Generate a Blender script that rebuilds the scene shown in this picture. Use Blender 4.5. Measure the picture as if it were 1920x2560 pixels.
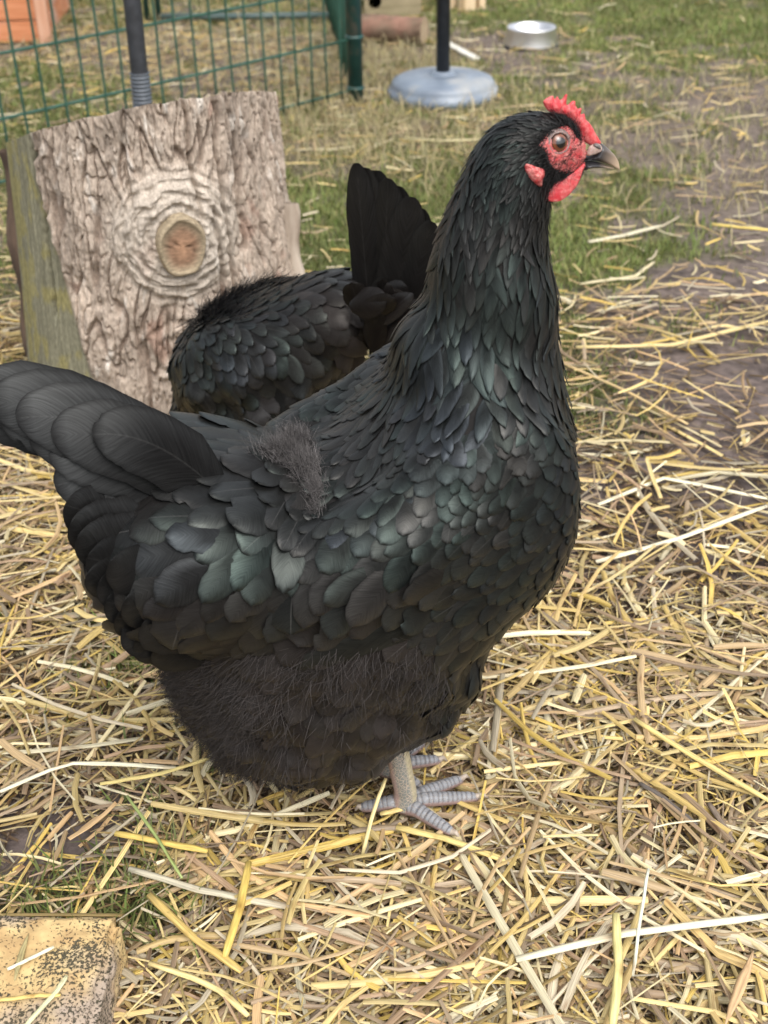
import bpy, bmesh, math, random
import numpy as np
from mathutils import Matrix, Vector
rng = np.random.default_rng(7); random.seed(7)
for o in list(bpy.data.objects): bpy.data.objects.remove(o)
scn = bpy.context.scene
COL = scn.collection

# ------------------------------------------------------------------ camera
FPX, PITCH, CAMH, ROLL = 3000., math.radians(33), .75, math.radians(-1.3)
_F = np.array([0, math.cos(PITCH), -math.sin(PITCH)]); _R0 = np.array([1., 0, 0]); _U0 = np.array([0, math.sin(PITCH), math.cos(PITCH)])
_R = math.cos(ROLL)*_R0+math.sin(ROLL)*_U0; _U = -math.sin(ROLL)*_R0+math.cos(ROLL)*_U0
CAM = np.array([0, 0, CAMH])
cd = bpy.data.cameras.new('camera'); cam = bpy.data.objects.new('camera', cd); COL.objects.link(cam)
cd.sensor_fit = 'VERTICAL'; cd.sensor_height = 36; cd.lens = 36*FPX/2560; cd.clip_start = .02; cd.clip_end = 400
M = Matrix.Identity(4)
for i in range(3): M[i][0] = _R[i]; M[i][1] = _U[i]; M[i][2] = -_F[i]; M[i][3] = CAM[i]
cam.matrix_world = M
cd.dof.use_dof = True; cd.dof.focus_distance = .90; cd.dof.aperture_fstop = 10
scn.camera = cam
scn.render.resolution_x, scn.render.resolution_y = 768, 1024

# ------------------------------------------------------------------ light: bright overcast
SUN_EL, SUN_AZ = math.radians(58), math.radians(155)       # high, soft, from behind the camera, a little to the right
w = bpy.data.worlds.new('World'); scn.world = w; w.use_nodes = True
nt = w.node_tree; nt.nodes.clear()
sky = nt.nodes.new('ShaderNodeTexSky'); sky.sky_type = 'NISHITA'; sky.sun_disc = False
sky.sun_elevation = SUN_EL; sky.sun_rotation = SUN_AZ; sky.dust_density = 4; sky.air_density = 1.2; sky.ozone_density = 1
hs = nt.nodes.new('ShaderNodeHueSaturation'); hs.inputs['Saturation'].default_value = .28
bg = nt.nodes.new('ShaderNodeBackground'); bg.inputs['Strength'].default_value = .15
wo = nt.nodes.new('ShaderNodeOutputWorld')
nt.links.new(sky.outputs[0], hs.inputs['Color']); nt.links.new(hs.outputs[0], bg.inputs['Color']); nt.links.new(bg.outputs[0], wo.inputs['Surface'])
sl = bpy.data.lights.new('sun', 'SUN'); sl.energy = 1.0; sl.angle = math.radians(60); sl.color = (1, .97, .92)
so = bpy.data.objects.new('sun', sl); COL.objects.link(so)
_d = Vector((math.sin(SUN_AZ)*math.cos(SUN_EL), math.cos(SUN_AZ)*math.cos(SUN_EL), math.sin(SUN_EL)))
so.rotation_euler = _d.to_track_quat('Z', 'Y').to_euler()
scn.view_settings.view_transform = 'Standard'; scn.view_settings.look = 'None'
scn.view_settings.exposure = 0.85; scn.view_settings.gamma = 1
scn.render.engine = 'CYCLES'

# ------------------------------------------------------------------ helpers
def ray(u, v): return _F+_R*(u-960)/FPX+_U*(1280-v)/FPX
def ground(u, v, z=0.):
    d = ray(u, v); return CAM+d*(z-CAMH)/d[2]
def at_y(u, v, y):
    d = ray(u, v); return CAM+d*y/d[1]
def project(P):
    Q = np.asarray(P, float)-CAM; z = Q@_F
    return 960+FPX*(Q@_R)/z, 1280-FPX*(Q@_U)/z

def tag(o, label=None, cat=None, group=None, kind=None):
    if label: o['label'] = label
    if cat: o['category'] = cat
    if group: o['group'] = group
    if kind: o['kind'] = kind
    return o
def empty(name, loc=(0, 0, 0), rz=0, parent=None):
    o = bpy.data.objects.new(name, None); COL.objects.link(o); o.location = loc; o.rotation_euler = (0, 0, rz)
    o.empty_display_size = .05
    if parent: o.parent = parent
    return o
def mesh_obj(name, V, Fc, mat, parent=None, smooth=True, uv=None, cols=None, kind=None):
    """V (n,3); Fc (m,k) array or list; uv (n,2) per vertex; cols {name:(n,4)}"""
    me = bpy.data.meshes.new(name)
    V = np.asarray(V, np.float32)
    if isinstance(Fc, np.ndarray):
        k = Fc.shape[1]; n = len(Fc)
        me.vertices.add(len(V)); me.vertices.foreach_set('co', V.ravel())
        me.loops.add(n*k); me.loops.foreach_set('vertex_index', Fc.astype(np.int32).ravel())
        me.polygons.add(n); me.polygons.foreach_set('loop_start', np.arange(0, n*k, k, dtype=np.int32))
        me.update(calc_edges=True)
    else:
        me.from_pydata([tuple(map(float, v)) for v in V], [], [tuple(map(int, f)) for f in Fc]); me.update()
    if smooth: me.polygons.foreach_set('use_smooth', np.ones(len(me.polygons), bool))
    li = None
    if uv is not None:
        li = np.empty(len(me.loops), np.int32); me.loops.foreach_get('vertex_index', li)
        l = me.uv_layers.new(name='uv'); l.data.foreach_set('uv', np.asarray(uv, np.float32)[li].ravel())
    if cols:
        for nm, c in cols.items():
            a = me.color_attributes.new(nm, 'FLOAT_COLOR', 'POINT'); a.data.foreach_set('color', np.asarray(c, np.float32).ravel())
    if mat: me.materials.append(mat)
    o = bpy.data.objects.new(name, me); COL.objects.link(o)
    if parent: o.parent = parent
    if kind: o['kind'] = kind
    return o
def rgba(c, n): return np.tile(np.append(np.asarray(c, float), 1.), (n, 1))

# numpy gradient noise
_perm = np.random.default_rng(3).permutation(256); _perm = np.concatenate([_perm]*3)
_gr = np.random.default_rng(4).normal(size=(256, 3)); _gr /= np.linalg.norm(_gr, axis=1)[:, None]
def noise(P):
    P = np.asarray(P, float); i = np.floor(P).astype(int); f = P-i; i &= 255
    u = f*f*f*(f*(f*6-15)+10); out = 0
    for dx in (0, 1):
        for dy in (0, 1):
            for dz in (0, 1):
                g = _gr[_perm[_perm[_perm[(i[..., 0]+dx) & 255]+((i[..., 1]+dy) & 255)]+((i[..., 2]+dz) & 255)]]
                d = g[..., 0]*(f[..., 0]-dx)+g[..., 1]*(f[..., 1]-dy)+g[..., 2]*(f[..., 2]-dz)
                wx = u[..., 0] if dx else 1-u[..., 0]; wy = u[..., 1] if dy else 1-u[..., 1]; wz = u[..., 2] if dz else 1-u[..., 2]
                out = out+d*wx*wy*wz
    return out
def fbm(P, o=4):
    P = np.asarray(P, float); s = 0; a = 1.
    for k in range(o): s = s+a*noise(P*2**k+k*17.3); a *= .5
    return s
def sstep(a, b, x):
    t = np.clip((x-a)/(b-a), 0, 1); return t*t*(3-2*t)

# materials -------------------------------------------------------
def mat_new(name):
    m = bpy.data.materials.new(name); m.use_nodes = True; n = m.node_tree; b = n.nodes['Principled BSDF']; return m, n, b
def add(n, t, **kw):
    x = n.nodes.new(t)
    for k, v in kw.items():
        if k in x.inputs: x.inputs[k].default_value = v
        else: setattr(x, k, v)
    return x
def noise_mat(name, c1, c2, scale=30, rough=.7, spec=.4, bump=.2, metal=0, detail=6, stretch=(1, 1, 1), bdist=.002, c3=None, s3=8):
    m, n, b = mat_new(name); L = n.links.new
    tc = add(n, 'ShaderNodeTexCoord'); mp = add(n, 'ShaderNodeMapping'); mp.inputs['Scale'].default_value = stretch
    L(tc.outputs['Object'], mp.inputs[0])
    nz = add(n, 'ShaderNodeTexNoise', Scale=scale, Detail=detail); L(mp.outputs[0], nz.inputs['Vector'])
    cr = add(n, 'ShaderNodeValToRGB'); cr.color_ramp.elements[0].position = .35; cr.color_ramp.elements[1].position = .65
    cr.color_ramp.elements[0].color = (*c1, 1); cr.color_ramp.elements[1].color = (*c2, 1)
    L(nz.outputs[0], cr.inputs[0]); outc = cr.outputs[0]
    if c3:
        n3 = add(n, 'ShaderNodeTexNoise', Scale=s3, Detail=5); L(tc.outputs['Object'], n3.inputs['Vector'])
        mr = add(n, 'ShaderNodeMapRange'); mr.inputs[1].default_value = .52; mr.inputs[2].default_value = .68; L(n3.outputs[0], mr.inputs[0])
        mx = add(n, 'ShaderNodeMixRGB'); L(mr.outputs[0], mx.inputs[0]); L(outc, mx.inputs[1]); mx.inputs[2].default_value = (*c3, 1); outc = mx.outputs[0]
    L(outc, b.inputs['Base Color'])
    b.inputs['Roughness'].default_value = rough; b.inputs['Specular IOR Level'].default_value = spec; b.inputs['Metallic'].default_value = metal
    if bump:
        bp = add(n, 'ShaderNodeBump', Strength=bump, Distance=bdist); L(nz.outputs[0], bp.inputs['Height']); L(bp.outputs[0], b.inputs['Normal'])
    return m
def attr_mat(name, attr='col', rough=.7, spec=.3, nscale=0, namp=.25, bump=0, stretch=(1, 1, 1), bdist=.001, trans=0):
    m, n, b = mat_new(name); L = n.links.new
    a = add(n, 'ShaderNodeAttribute', attribute_name=attr); c = a.outputs['Color']
    if nscale:
        tc = add(n, 'ShaderNodeTexCoord'); mp = add(n, 'ShaderNodeMapping'); mp.inputs['Scale'].default_value = stretch; L(tc.outputs['Object'], mp.inputs[0])
        nz = add(n, 'ShaderNodeTexNoise', Scale=nscale, Detail=6); L(mp.outputs[0], nz.inputs['Vector'])
        mr = add(n, 'ShaderNodeMapRange'); mr.inputs[1].default_value = .3; mr.inputs[2].default_value = .7; mr.inputs[3].default_value = 1-namp; mr.inputs[4].default_value = 1+namp
        L(nz.outputs[0], mr.inputs[0])
        vm = add(n, 'ShaderNodeVectorMath', operation='SCALE'); L(c, vm.inputs[0]); L(mr.outputs[0], vm.inputs['Scale']); c = vm.outputs[0]
        if bump:
            bp = add(n, 'ShaderNodeBump', Strength=bump, Distance=bdist); L(nz.outputs[0], bp.inputs['Height']); L(bp.outputs[0], b.inputs['Normal'])
    L(c, b.inputs['Base Color']); b.inputs['Roughness'].default_value = rough; b.inputs['Specular IOR Level'].default_value = spec
    if trans:
        tr = add(n, 'ShaderNodeBsdfTranslucent'); L(c, tr.inputs['Color']); ms = add(n, 'ShaderNodeMixShader'); ms.inputs[0].default_value = trans
        L(b.outputs[0], ms.inputs[1]); L(tr.outputs[0], ms.inputs[2]); L(ms.outputs[0], n.nodes['Material Output'].inputs[0])
    return m

# tubes / lathes --------------------------------------------------
def tube_arrays(path, rad, seg=10, cap=True, squash=None):
    path = np.asarray(path, float); n = len(path); rad = np.broadcast_to(np.asarray(rad, float), (n,))
    T = np.gradient(path, axis=0); T /= np.linalg.norm(T, axis=1)[:, None]+1e-12
    ref = np.array([0, 0, 1.]) if abs(T[0, 2]) < .9 else np.array([1., 0, 0])
    V = []; s = np.cross(T[0], ref); s /= np.linalg.norm(s)
    for i in range(n):
        s = s-T[i]*(s@T[i]); s /= np.linalg.norm(s); q = np.cross(s, T[i])
        a = np.linspace(0, 2*np.pi, seg, endpoint=False)
        V.append(path[i]+rad[i]*(np.cos(a)[:, None]*s+np.sin(a)[:, None]*q*(squash or 1)))
    V = np.concatenate(V); Fc = []
    for i in range(n-1):
        for j in range(seg): Fc.append((i*seg+j, i*seg+(j+1) % seg, (i+1)*seg+(j+1) % seg, (i+1)*seg+j))
    if cap:
        V = np.concatenate([V, path[:1], path[-1:]]); a, b = len(V)-2, len(V)-1
        for j in range(seg): Fc.append((a, (j+1) % seg, j)); Fc.append((b, (n-1)*seg+j, (n-1)*seg+(j+1) % seg))
    return V, Fc
def tube(name, path, rad, mat, parent=None, seg=10, **k):
    V, Fc = tube_arrays(path, rad, seg); return mesh_obj(name, V, Fc, mat, parent, **k)
def lathe(name, prof, mat, parent=None, seg=48, loc=(0, 0, 0), **k):
    prof = np.asarray(prof, float); a = np.linspace(0, 2*np.pi, seg, endpoint=False); n = len(prof)
    V = np.concatenate([np.stack([p[0]*np.cos(a), p[0]*np.sin(a), np.full(seg, p[1])], 1) for p in prof])+np.asarray(loc)
    Fc = [(i*seg+j, i*seg+(j+1) % seg, (i+1)*seg+(j+1) % seg, (i+1)*seg+j) for i in range(n-1) for j in range(seg)]
    return mesh_obj(name, V, Fc, mat, parent, **k)
def box_bm(sx, sy, sz, bev=.002, seg=2):
    bm = bmesh.new(); bmesh.ops.create_cube(bm, size=1)
    for v in bm.verts: v.co.x *= sx; v.co.y *= sy; v.co.z *= sz
    if bev: bmesh.ops.bevel(bm, geom=list(bm.edges), offset=bev, segments=seg, affect='EDGES', profile=.6)
    return bm
def box(name, size, loc, mat, parent=None, rz=0, bev=.002, rough=0, smooth=False):
    bm = box_bm(*size, bev)
    if rough:
        for v in bm.verts: v.co += Vector(rng.normal(size=3)*rough)
    me = bpy.data.meshes.new(name); bm.to_mesh(me); bm.free(); me.materials.append(mat)
    o = bpy.data.objects.new(name, me); COL.objects.link(o); o.location = loc; o.rotation_euler = (0, 0, rz)
    if parent: o.parent = parent
    return o

# implicit surfaces -----------------------------------------------
def surface_nets(fn, lo, hi, step):
    lo = np.asarray(lo, float); hi = np.asarray(hi, float); n = np.ceil((hi-lo)/step).astype(int)+1
    ax = [lo[i]+step*np.arange(n[i]) for i in range(3)]
    G = np.stack(np.meshgrid(*ax, indexing='ij'), -1); S = fn(G.reshape(-1, 3)).reshape(n)
    neg = S < 0
    acc = np.zeros(tuple(n-1)+(3,)); cnt = np.zeros(tuple(n-1))
    def sl(o): return tuple(slice(o[i], n[i]-1+o[i]) for i in range(3))
    for a in range(3):
        others = [i for i in range(3) if i != a]
        for p in (0, 1):
            for q in (0, 1):
                o0 = [0, 0, 0]; o0[others[0]] = p; o0[others[1]] = q; o1 = list(o0); o1[a] = 1
                s0 = S[sl(o0)]; s1 = S[sl(o1)]; m = (s0 < 0) != (s1 < 0)
                t = np.where(m, s0/np.where(m, s0-s1, 1), 0)
                c = np.stack([np.full(t.shape, float(o0[i])) for i in range(3)], -1); c[..., a] += t
                acc += c*m[..., None]; cnt += m
    act = cnt > 0; idx = -np.ones(act.shape, int); idx[act] = np.arange(act.sum())
    ijk = np.argwhere(act); V = lo+step*(ijk+acc[act]/cnt[act][:, None])
    Q = []
    for a in range(3):
        b, c = [(1, 2), (2, 0), (0, 1)][a]
        s0 = [slice(None)]*3; s1 = [slice(None)]*3; s0[a] = slice(0, -1); s1[a] = slice(1, None)
        m = neg[tuple(s0)] != neg[tuple(s1)]; e = np.argwhere(m)
        e = e[(e[:, b] > 0) & (e[:, c] > 0) & (e[:, b] < n[b]-1) & (e[:, c] < n[c]-1)]
        f = neg[tuple(s0)][tuple(e.T)]
        def g(db, dc):
            k = e.copy(); k[:, b] += db; k[:, c] += dc; return idx[tuple(k.T)]
        q = np.stack([g(-1, -1), g(0, -1), g(0, 0), g(-1, 0)], 1)
        q[~f] = q[~f][:, ::-1]; Q.append(q)
    return V, np.concatenate(Q)
def ell(P, c, r, pit):
    a = math.radians(pit); q = P-c
    x = q[..., 0]*math.cos(a)+q[..., 2]*math.sin(a); z = -q[..., 0]*math.sin(a)+q[..., 2]*math.cos(a)
    q = np.stack([x, q[..., 1], z], -1)/r
    k0 = np.sqrt((q**2).sum(-1))+1e-9; k1 = np.sqrt(((q/r)**2).sum(-1))+1e-9
    return k0*(k0-1)/k1
def smin(a, b, k):
    h = np.maximum(k-np.abs(a-b), 0)/k; return np.minimum(a, b)-h*h*k*.25
def make_sdf(prims, k=.03):
    pr = [(np.array(p[:3]), np.array(p[3:6]), p[6], p[7] if len(p) > 7 else k) for p in prims]
    def f(P):
        P = np.asarray(P, float); P = np.concatenate([P[..., :1], np.abs(P[..., 1:2]), P[..., 2:]], -1); d = None
        for c, r, a, kk in pr:
            e = ell(P, c, r, a); d = e if d is None else smin(d, e, kk)
        return d
    return f
def grad(f, P, e=.0012):
    g = np.stack([f(P+np.eye(3)[i]*e)-f(P-np.eye(3)[i]*e) for i in range(3)], -1)
    return g/(np.linalg.norm(g, axis=-1)[..., None]+1e-12)
def poly_sd(P, poly):
    """signed distance (negative inside) of 2-D points to polygon"""
    P = np.asarray(P, float); poly = np.asarray(poly, float); d = np.full(len(P), 1e9); ins = np.zeros(len(P), bool)
    for i in range(len(poly)):
        a = poly[i]; b = poly[(i+1) % len(poly)]; e = b-a; q = P-a
        t = np.clip((q@e)/(e@e+1e-15), 0, 1); d = np.minimum(d, np.linalg.norm(q-t[:, None]*e, axis=1))
        c = ((a[1] > P[:, 1]) != (b[1] > P[:, 1])) & (P[:, 0] < (b[0]-a[0])*(P[:, 1]-a[1])/(b[1]-a[1]+1e-15)+a[0]); ins ^= c
    return np.where(ins, -d, d)
def smooth_poly(p, it=2):
    p = np.asarray(p, float)
    for _ in range(it):
        q = np.roll(p, -1, 0); p = np.stack([.75*p+.25*q, .25*p+.75*q], 1).reshape(-1, 2)
    return p

# ================================================================== SETTING
# controls read off the photograph: pixel, straw, green grass, dry grass, soil darkness
GC = np.array([(100,2300,.3,.8,0),(200,2150,.34,.25,0),(90,2090,.24,.12,0),(400,2450,.85,.3,0),(340,2250,.4,1,0),(800,2400,1,.04,0),(1300,2400,1,.02,0),(1800,2400,1,.02,0),
(1500,2000,1,.04,0),(1800,1900,1,.02,0),(1300,1850,1,.06,0),(600,2150,1,.05,0),(100,1930,.75,.15,0),(200,1720,.8,.25,0),(350,1650,.4,.9,0),(100,1500,.9,.15,0),(60,1250,.75,.3,0),
(30,1010,.5,.5,0),(20,850,.6,.4,0),(1400,1650,1,.04,0),(1800,1650,.9,0,0),(1550,1400,.52,0,0),(1800,1400,.48,0,0),(1500,1250,.42,.12,0),(1800,1200,.28,0,0),(1480,1100,.4,.4,0),(1480,950,.28,.8,0),
(1650,950,.26,.1,0),(1850,950,.12,0,0),(1500,800,.3,.6,.1),(1650,750,.25,.25,.1),(1850,700,.15,.03,.1),(1450,650,.15,1,.1),(1600,600,.12,.7,.1),(1800,560,.12,.15,.2),(1880,450,.1,.12,.3),
(1600,480,.1,.55,.2),(1700,350,.12,.3,.3),(1850,250,.12,.2,.3),(1500,250,.12,.55,.3),(1350,200,.1,.7,.2),(1500,100,.1,.8,.2),(1650,50,.05,1,.1),(1880,60,.05,.8,.1),(1250,40,.05,1,.1),
(1260,110,.3,.1,.2),(1420,180,.2,.2,.2),(1150,290,.25,.6,.6),(1000,330,.3,.6,.9),(800,310,.3,.6,1),(950,200,.2,.4,1),(940,140,.1,.3,1),(800,450,.12,.7,.3),(820,520,.05,1,0),(800,620,.08,1.1,0),(730,380,.3,.4,.6),
(100,200,.2,.8,.2),(300,120,.6,.2,.4),(500,110,.8,.1,.5),(650,150,.7,.2,.5),(200,280,.2,.7,.2),(450,270,.3,.5,.2),(500,200,.5,.3,.3),(300,20,.3,.7,.3),(600,20,.3,.7,.3),(760,60,.3,.6,.5),(1350,480,.1,.9,.2)], float)
_gx = np.array([ground(a[0], a[1])[:2] for a in GC]); _gs = .04+.11*(_gx[:, 1]-.3)
def zone(xy):
    """straw, grass, dry density at world points"""
    xy = np.asarray(xy, float); d2 = ((xy[:, None, :]-_gx[None])**2).sum(-1)/(_gs**2)
    wgt = 1/(d2+.15)**1.6; wgt /= wgt.sum(1)[:, None]; r = wgt@GC[:, 2:]
    n = fbm(np.c_[xy*7, np.zeros(len(xy))], 3); far = sstep(1.1, 1.8, xy[:, 1])
    r[:, 1] = np.clip(r[:, 1]*(1+1.3*n*(.4+.6*far)), 0, 1.3)
    r[:, 0] = np.clip(r[:, 0]*(1+.5*fbm(np.c_[xy*9+5, np.zeros(len(xy))], 2)), 0, 1.1); return r
def gheight(x, y):
    P = np.stack([x*3, y*3, np.zeros_like(x)], -1); return .006*fbm(P, 3)*sstep(.3, 2.5, y)+.003*noise(P*8)
gx = np.unique(np.concatenate([-np.geomspace(1.6, 60, 22), np.linspace(-1.6, 1.6, 240), np.geomspace(1.6, 60, 22)]))
gy = np.unique(np.concatenate([-np.geomspace(.2, 40, 14), np.linspace(-.2, 5.2, 400), np.geomspace(5.2, 90, 22)]))
X, Y = np.meshgrid(gx, gy, indexing='ij'); Z = gheight(X, Y)-.004
a = np.arange(len(gx)*len(gy)).reshape(len(gx), len(gy))
Fq = np.stack([a[:-1, :-1], a[1:, :-1], a[1:, 1:], a[:-1, 1:]], -1).reshape(-1, 4)
zz = zone(np.stack([X.ravel(), Y.ravel()], -1)); gr_ = sstep(.25, .8, zz[:, 1])[:, None]; dr_ = np.clip(zz[:, 2], 0, 1)[:, None]
gcol = np.array([.125, .098, .088])*(1-gr_)+np.array([.085, .090, .035])*gr_
gcol = gcol*(1-.5*dr_)+np.array([.17, .135, .07])*.5*dr_
gcol = gcol*(1+.5*fbm(np.stack([X.ravel()*11, Y.ravel()*11, 0*X.ravel()], -1), 4))[:, None]
mg = attr_mat('earth', rough=.85, spec=.25, nscale=70, namp=.45, bump=.8, bdist=.006)
g = mesh_obj('ground', np.stack([X, Y, Z], -1).reshape(-1, 3), Fq, mg, cols={'col': np.c_[np.clip(gcol, .01, 1), np.ones(len(gcol))]}); g['kind'] = 'structure'

# ---- grass blades
def in_view(xy, m=1.45):
    u, v = project(np.c_[xy, np.zeros(len(xy))]); return (abs(u-960) < 960*m+60) & (v > -350) & (v < 2560+260)
def blades(xy, ln, wd, lean, col, name, label, cat, mat):
    n = len(xy); az = rng.random(n)*2*np.pi; d = np.stack([np.cos(az), np.sin(az)], -1); s = np.stack([-d[:, 1], d[:, 0]], -1)
    z0 = gheight(xy[:, 0], xy[:, 1])-.006; V = np.zeros((n, 5, 3))
    for k, (t, ww) in enumerate([(0, 1), (.55, .8), (1, 0)]):
        r = ln*lean*t**1.7; zt = ln*t*np.sqrt(np.clip(1-lean**2*t, .05, 1))
        c = np.concatenate([xy+d*r[:, None], (z0+zt)[:, None]], 1); o = np.concatenate([s*(wd*ww*.5)[:, None], np.zeros((n, 1))], 1)
        if k < 2: V[:, 2*k] = c-o; V[:, 2*k+1] = c+o
        else: V[:, 4] = c
    b = np.arange(n)[:, None]*5
    T = np.concatenate([b+np.array([[0, 1, 3]]), b+np.array([[0, 3, 2]]), b+np.array([[2, 3, 4]])])
    o = mesh_obj(name, V.reshape(-1, 3), T, mat, cols={'col': np.repeat(np.c_[col, np.ones(n)], 5, 0)}, smooth=False)
    tag(o, label, cat, kind='stuff'); return o
mgrass = attr_mat('grass_blade', rough=.55, spec=.3, trans=.35)
def sample_ground(n, y0, y1, p=1.0):
    y = (y0**p+(y1**p-y0**p)*rng.random(n))**(1/p); x = (rng.random(n)*2-1)*(.22+.44*y); xy = np.stack([x, y], -1); return xy[in_view(xy)]
xy = np.concatenate([sample_ground(76000, .42, 1.6), sample_ground(420000, 1.3, 5.6)])
zg = zone(xy); k = rng.random(len(xy)) < sstep(.22, .95, zg[:, 1]+.35*fbm(np.c_[xy*13, np.zeros(len(xy))], 2))*np.where(xy[:, 1] < 1.4, .8, .8); xy = xy[k]; zg = zg[k]; n = len(xy)
ln = (.006+.013*rng.random(n))*(1+.5*sstep(.7, 2.2, xy[:, 1])+1.3*sstep(1.3, .9, xy[:, 1])); wd = .0012+.0013*rng.random(n)+.0006*(xy[:, 1]-.6).clip(0, 3)
hue = rng.random(n)[:, None]; v = (.65+.7*rng.random(n))[:, None]*(1+.5*fbm(np.c_[xy*5, np.zeros(n)], 2))[:, None]
gc = (np.array([.14, .20, .05])*(1-hue)+np.array([.25, .26, .09])*hue)*v
yel = (rng.random(n) < .10+.45*np.clip(zg[:, 2], 0, 1))[:, None]; gc = np.where(yel, np.array([.30, .26, .12])*v, gc)
blades(xy, ln, wd, .35+.5*rng.random(n), gc.clip(.01, .6), 'grass', 'short green grass growing in patches through the muddy run', 'grass', mgrass)
xy = sample_ground(240000, 1.5, 5.2); zg = zone(xy); k = rng.random(len(xy)) < np.clip(zg[:, 2]-.15, 0, 1)**1.2*.8; xy = xy[k]; n = len(xy)
blades(xy, .02+.05*rng.random(n), .0014+.0016*rng.random(n), .55+.42*rng.random(n), np.array([.42, .36, .20])*(.6+.7*rng.random((n, 1)))*np.array([1, 1, 1])+rng.normal(size=(n, 3))*.012,
       'dry_grass', 'pale dry grass tangled round the green fence post', 'dry grass', mgrass)

# ---- straw litter
PAL = np.array([(.62,.47,.19),(.68,.56,.30),(.74,.65,.42),(.55,.41,.19),(.46,.34,.20),(.60,.42,.24),(.36,.28,.20),(.66,.49,.15),(.30,.22,.15),(.52,.46,.36),(.78,.72,.54),(.44,.31,.21),(.68,.54,.26),(.62,.50,.24)])
def straws(c, ln, wd, az, pitch, bend, col, twist):
    """ribbons with a folded (V) section, 4 stations"""
    n = len(c); d = np.stack([np.cos(az)*np.cos(pitch), np.sin(az)*np.cos(pitch), np.sin(pitch)], -1)
    s = np.stack([-np.sin(az), np.cos(az), np.zeros(n)], -1); u = np.cross(d, s); u *= np.sign(u[:, 2:3]+1e-9)
    s, u = s*np.cos(twist)[:, None]+u*np.sin(twist)[:, None], u*np.cos(twist)[:, None]-s*np.sin(twist)[:, None]
    V = np.zeros((n, 4, 3, 3))
    for i, t in enumerate((-.5, -.15, .2, .5)):
        ctr = c+d*(ln*t)[:, None]+s*(bend*ln*(abs(t)*2)**1.6)[:, None]
        ww = wd*(.5 if i in (1, 2) else .42)
        for j, e in enumerate((-1, 0, 1)): V[:, i, j] = ctr+s*(ww*e)[:, None]+u*((.42*wd) if e == 0 else 0*wd)[:, None]
    q = []
    for i in range(3):
        for j in range(2): a = i*3+j; q.append((a, a+1, a+4, a+3))
    q = np.array(q); Fq = (np.arange(n)[:, None, None]*12+q[None]).reshape(-1, 4)
    UV = np.tile(np.stack([np.tile([0, .5, 1], 4), np.repeat([0, .35, .7, 1.], 3)], -1), (n, 1)); UV[:, 1] = UV[:, 1]*np.repeat(ln, 12)*30+np.repeat(rng.random(n)*50, 12)
    C_ = np.repeat(np.c_[col, rng.random(n)], 12, 0)
    return V.reshape(-1, 3), Fq, UV, C_
def straw_material():
    m, n, b = mat_new('straw'); L = n.links.new
    a = add(n, 'ShaderNodeAttribute', attribute_name='col'); uv = add(n, 'ShaderNodeUVMap', uv_map='uv')
    mp = add(n, 'ShaderNodeMapping'); mp.inputs['Scale'].default_value = (7, .8, 1); L(uv.outputs[0], mp.inputs[0])
    nz = add(n, 'ShaderNodeTexNoise', Scale=1.4, Detail=4); L(mp.outputs[0], nz.inputs['Vector'])
    mr = add(n, 'ShaderNodeMapRange'); mr.inputs[1].default_value = .3; mr.inputs[2].default_value = .7; mr.inputs[3].default_value = .62; mr.inputs[4].default_value = 1.25; L(nz.outputs[0], mr.inputs[0])
    n2 = add(n, 'ShaderNodeTexNoise', Scale=.9, Detail=3); L(uv.outputs[0], n2.inputs['Vector'])
    m2 = add(n, 'ShaderNodeMapRange'); m2.inputs[1].default_value = .58; m2.inputs[2].default_value = .72; L(n2.outputs[0], m2.inputs[0])
    sc = add(n, 'ShaderNodeVectorMath', operation='SCALE'); L(a.outputs['Color'], sc.inputs[0]); L(mr.outputs[0], sc.inputs['Scale'])
    mx = add(n, 'ShaderNodeMixRGB', blend_type='MULTIPLY'); L(m2.outputs[0], mx.inputs[0]); L(sc.outputs[0], mx.inputs[1]); mx.inputs[2].default_value = (.62, .5, .42, 1)
    L(mx.outputs[0], b.inputs['Base Color']); b.inputs['Roughness'].default_value = .45; b.inputs['Specular IOR Level'].default_value = .4
    bp = add(n, 'ShaderNodeBump', Strength=.35, Distance=.0006); L(nz.outputs[0], bp.inputs['Height']); L(bp.outputs[0], b.inputs['Normal'])
    return m
MSTRAW = straw_material()
def straw_set(xy, lo, hi, wlo, whi, zmax, pal, bright, tilt=.09):
    n = len(xy); ln = lo*(hi/lo)**rng.random(n); wd = wlo*(whi/wlo)**(rng.random(n)**1.3); az = rng.normal(size=n)*.95+rng.choice([0, .35, 1.5], n, p=[.55, .25, .2])
    z = rng.random(n)*zmax
    fx = np.array([ground(a, b)[:2] for a, b in ((1000, 2020), (1100, 2010), (1090, 2060), (940, 2020), (1180, 2003), (1060, 1930))]); nf = np.sqrt(((xy[:, None]-fx[None])**2).sum(-1).min(1)) < .024
    z = np.where(nf, z*.25, z); ln = np.where(nf, np.minimum(ln, .04), ln)
    c = np.c_[xy, gheight(xy[:, 0], xy[:, 1])+z]; pit = rng.normal(size=n)*tilt*np.minimum(1, .04/ln)
    col = pal[rng.integers(len(pal), size=n)]*np.array([.92, .88, .78])*(bright*(.7+.5*rng.random(n)))[:, None]
    return straws(c, ln, wd, az, pit, rng.normal(size=n)*.07, col.clip(.02, .85), rng.normal(size=n)*.5)
OLD_SHADED = PAL*np.array([.42, .36, .32])  # browner old litter, darkened further to paint shade into the gaps between straws
sets = []
def dens(xy, gain, pw): return xy[rng.random(len(xy)) < np.clip(zone(xy)[:, 0]*gain, 0, 1)**pw]
xy = dens(sample_ground(66000, .40, 1.75), 1, 1.6); sets.append(straw_set(xy, .012, .06, .0009, .0034, .006, OLD_SHADED, .35+.6*rng.random(len(xy)), .12))
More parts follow.
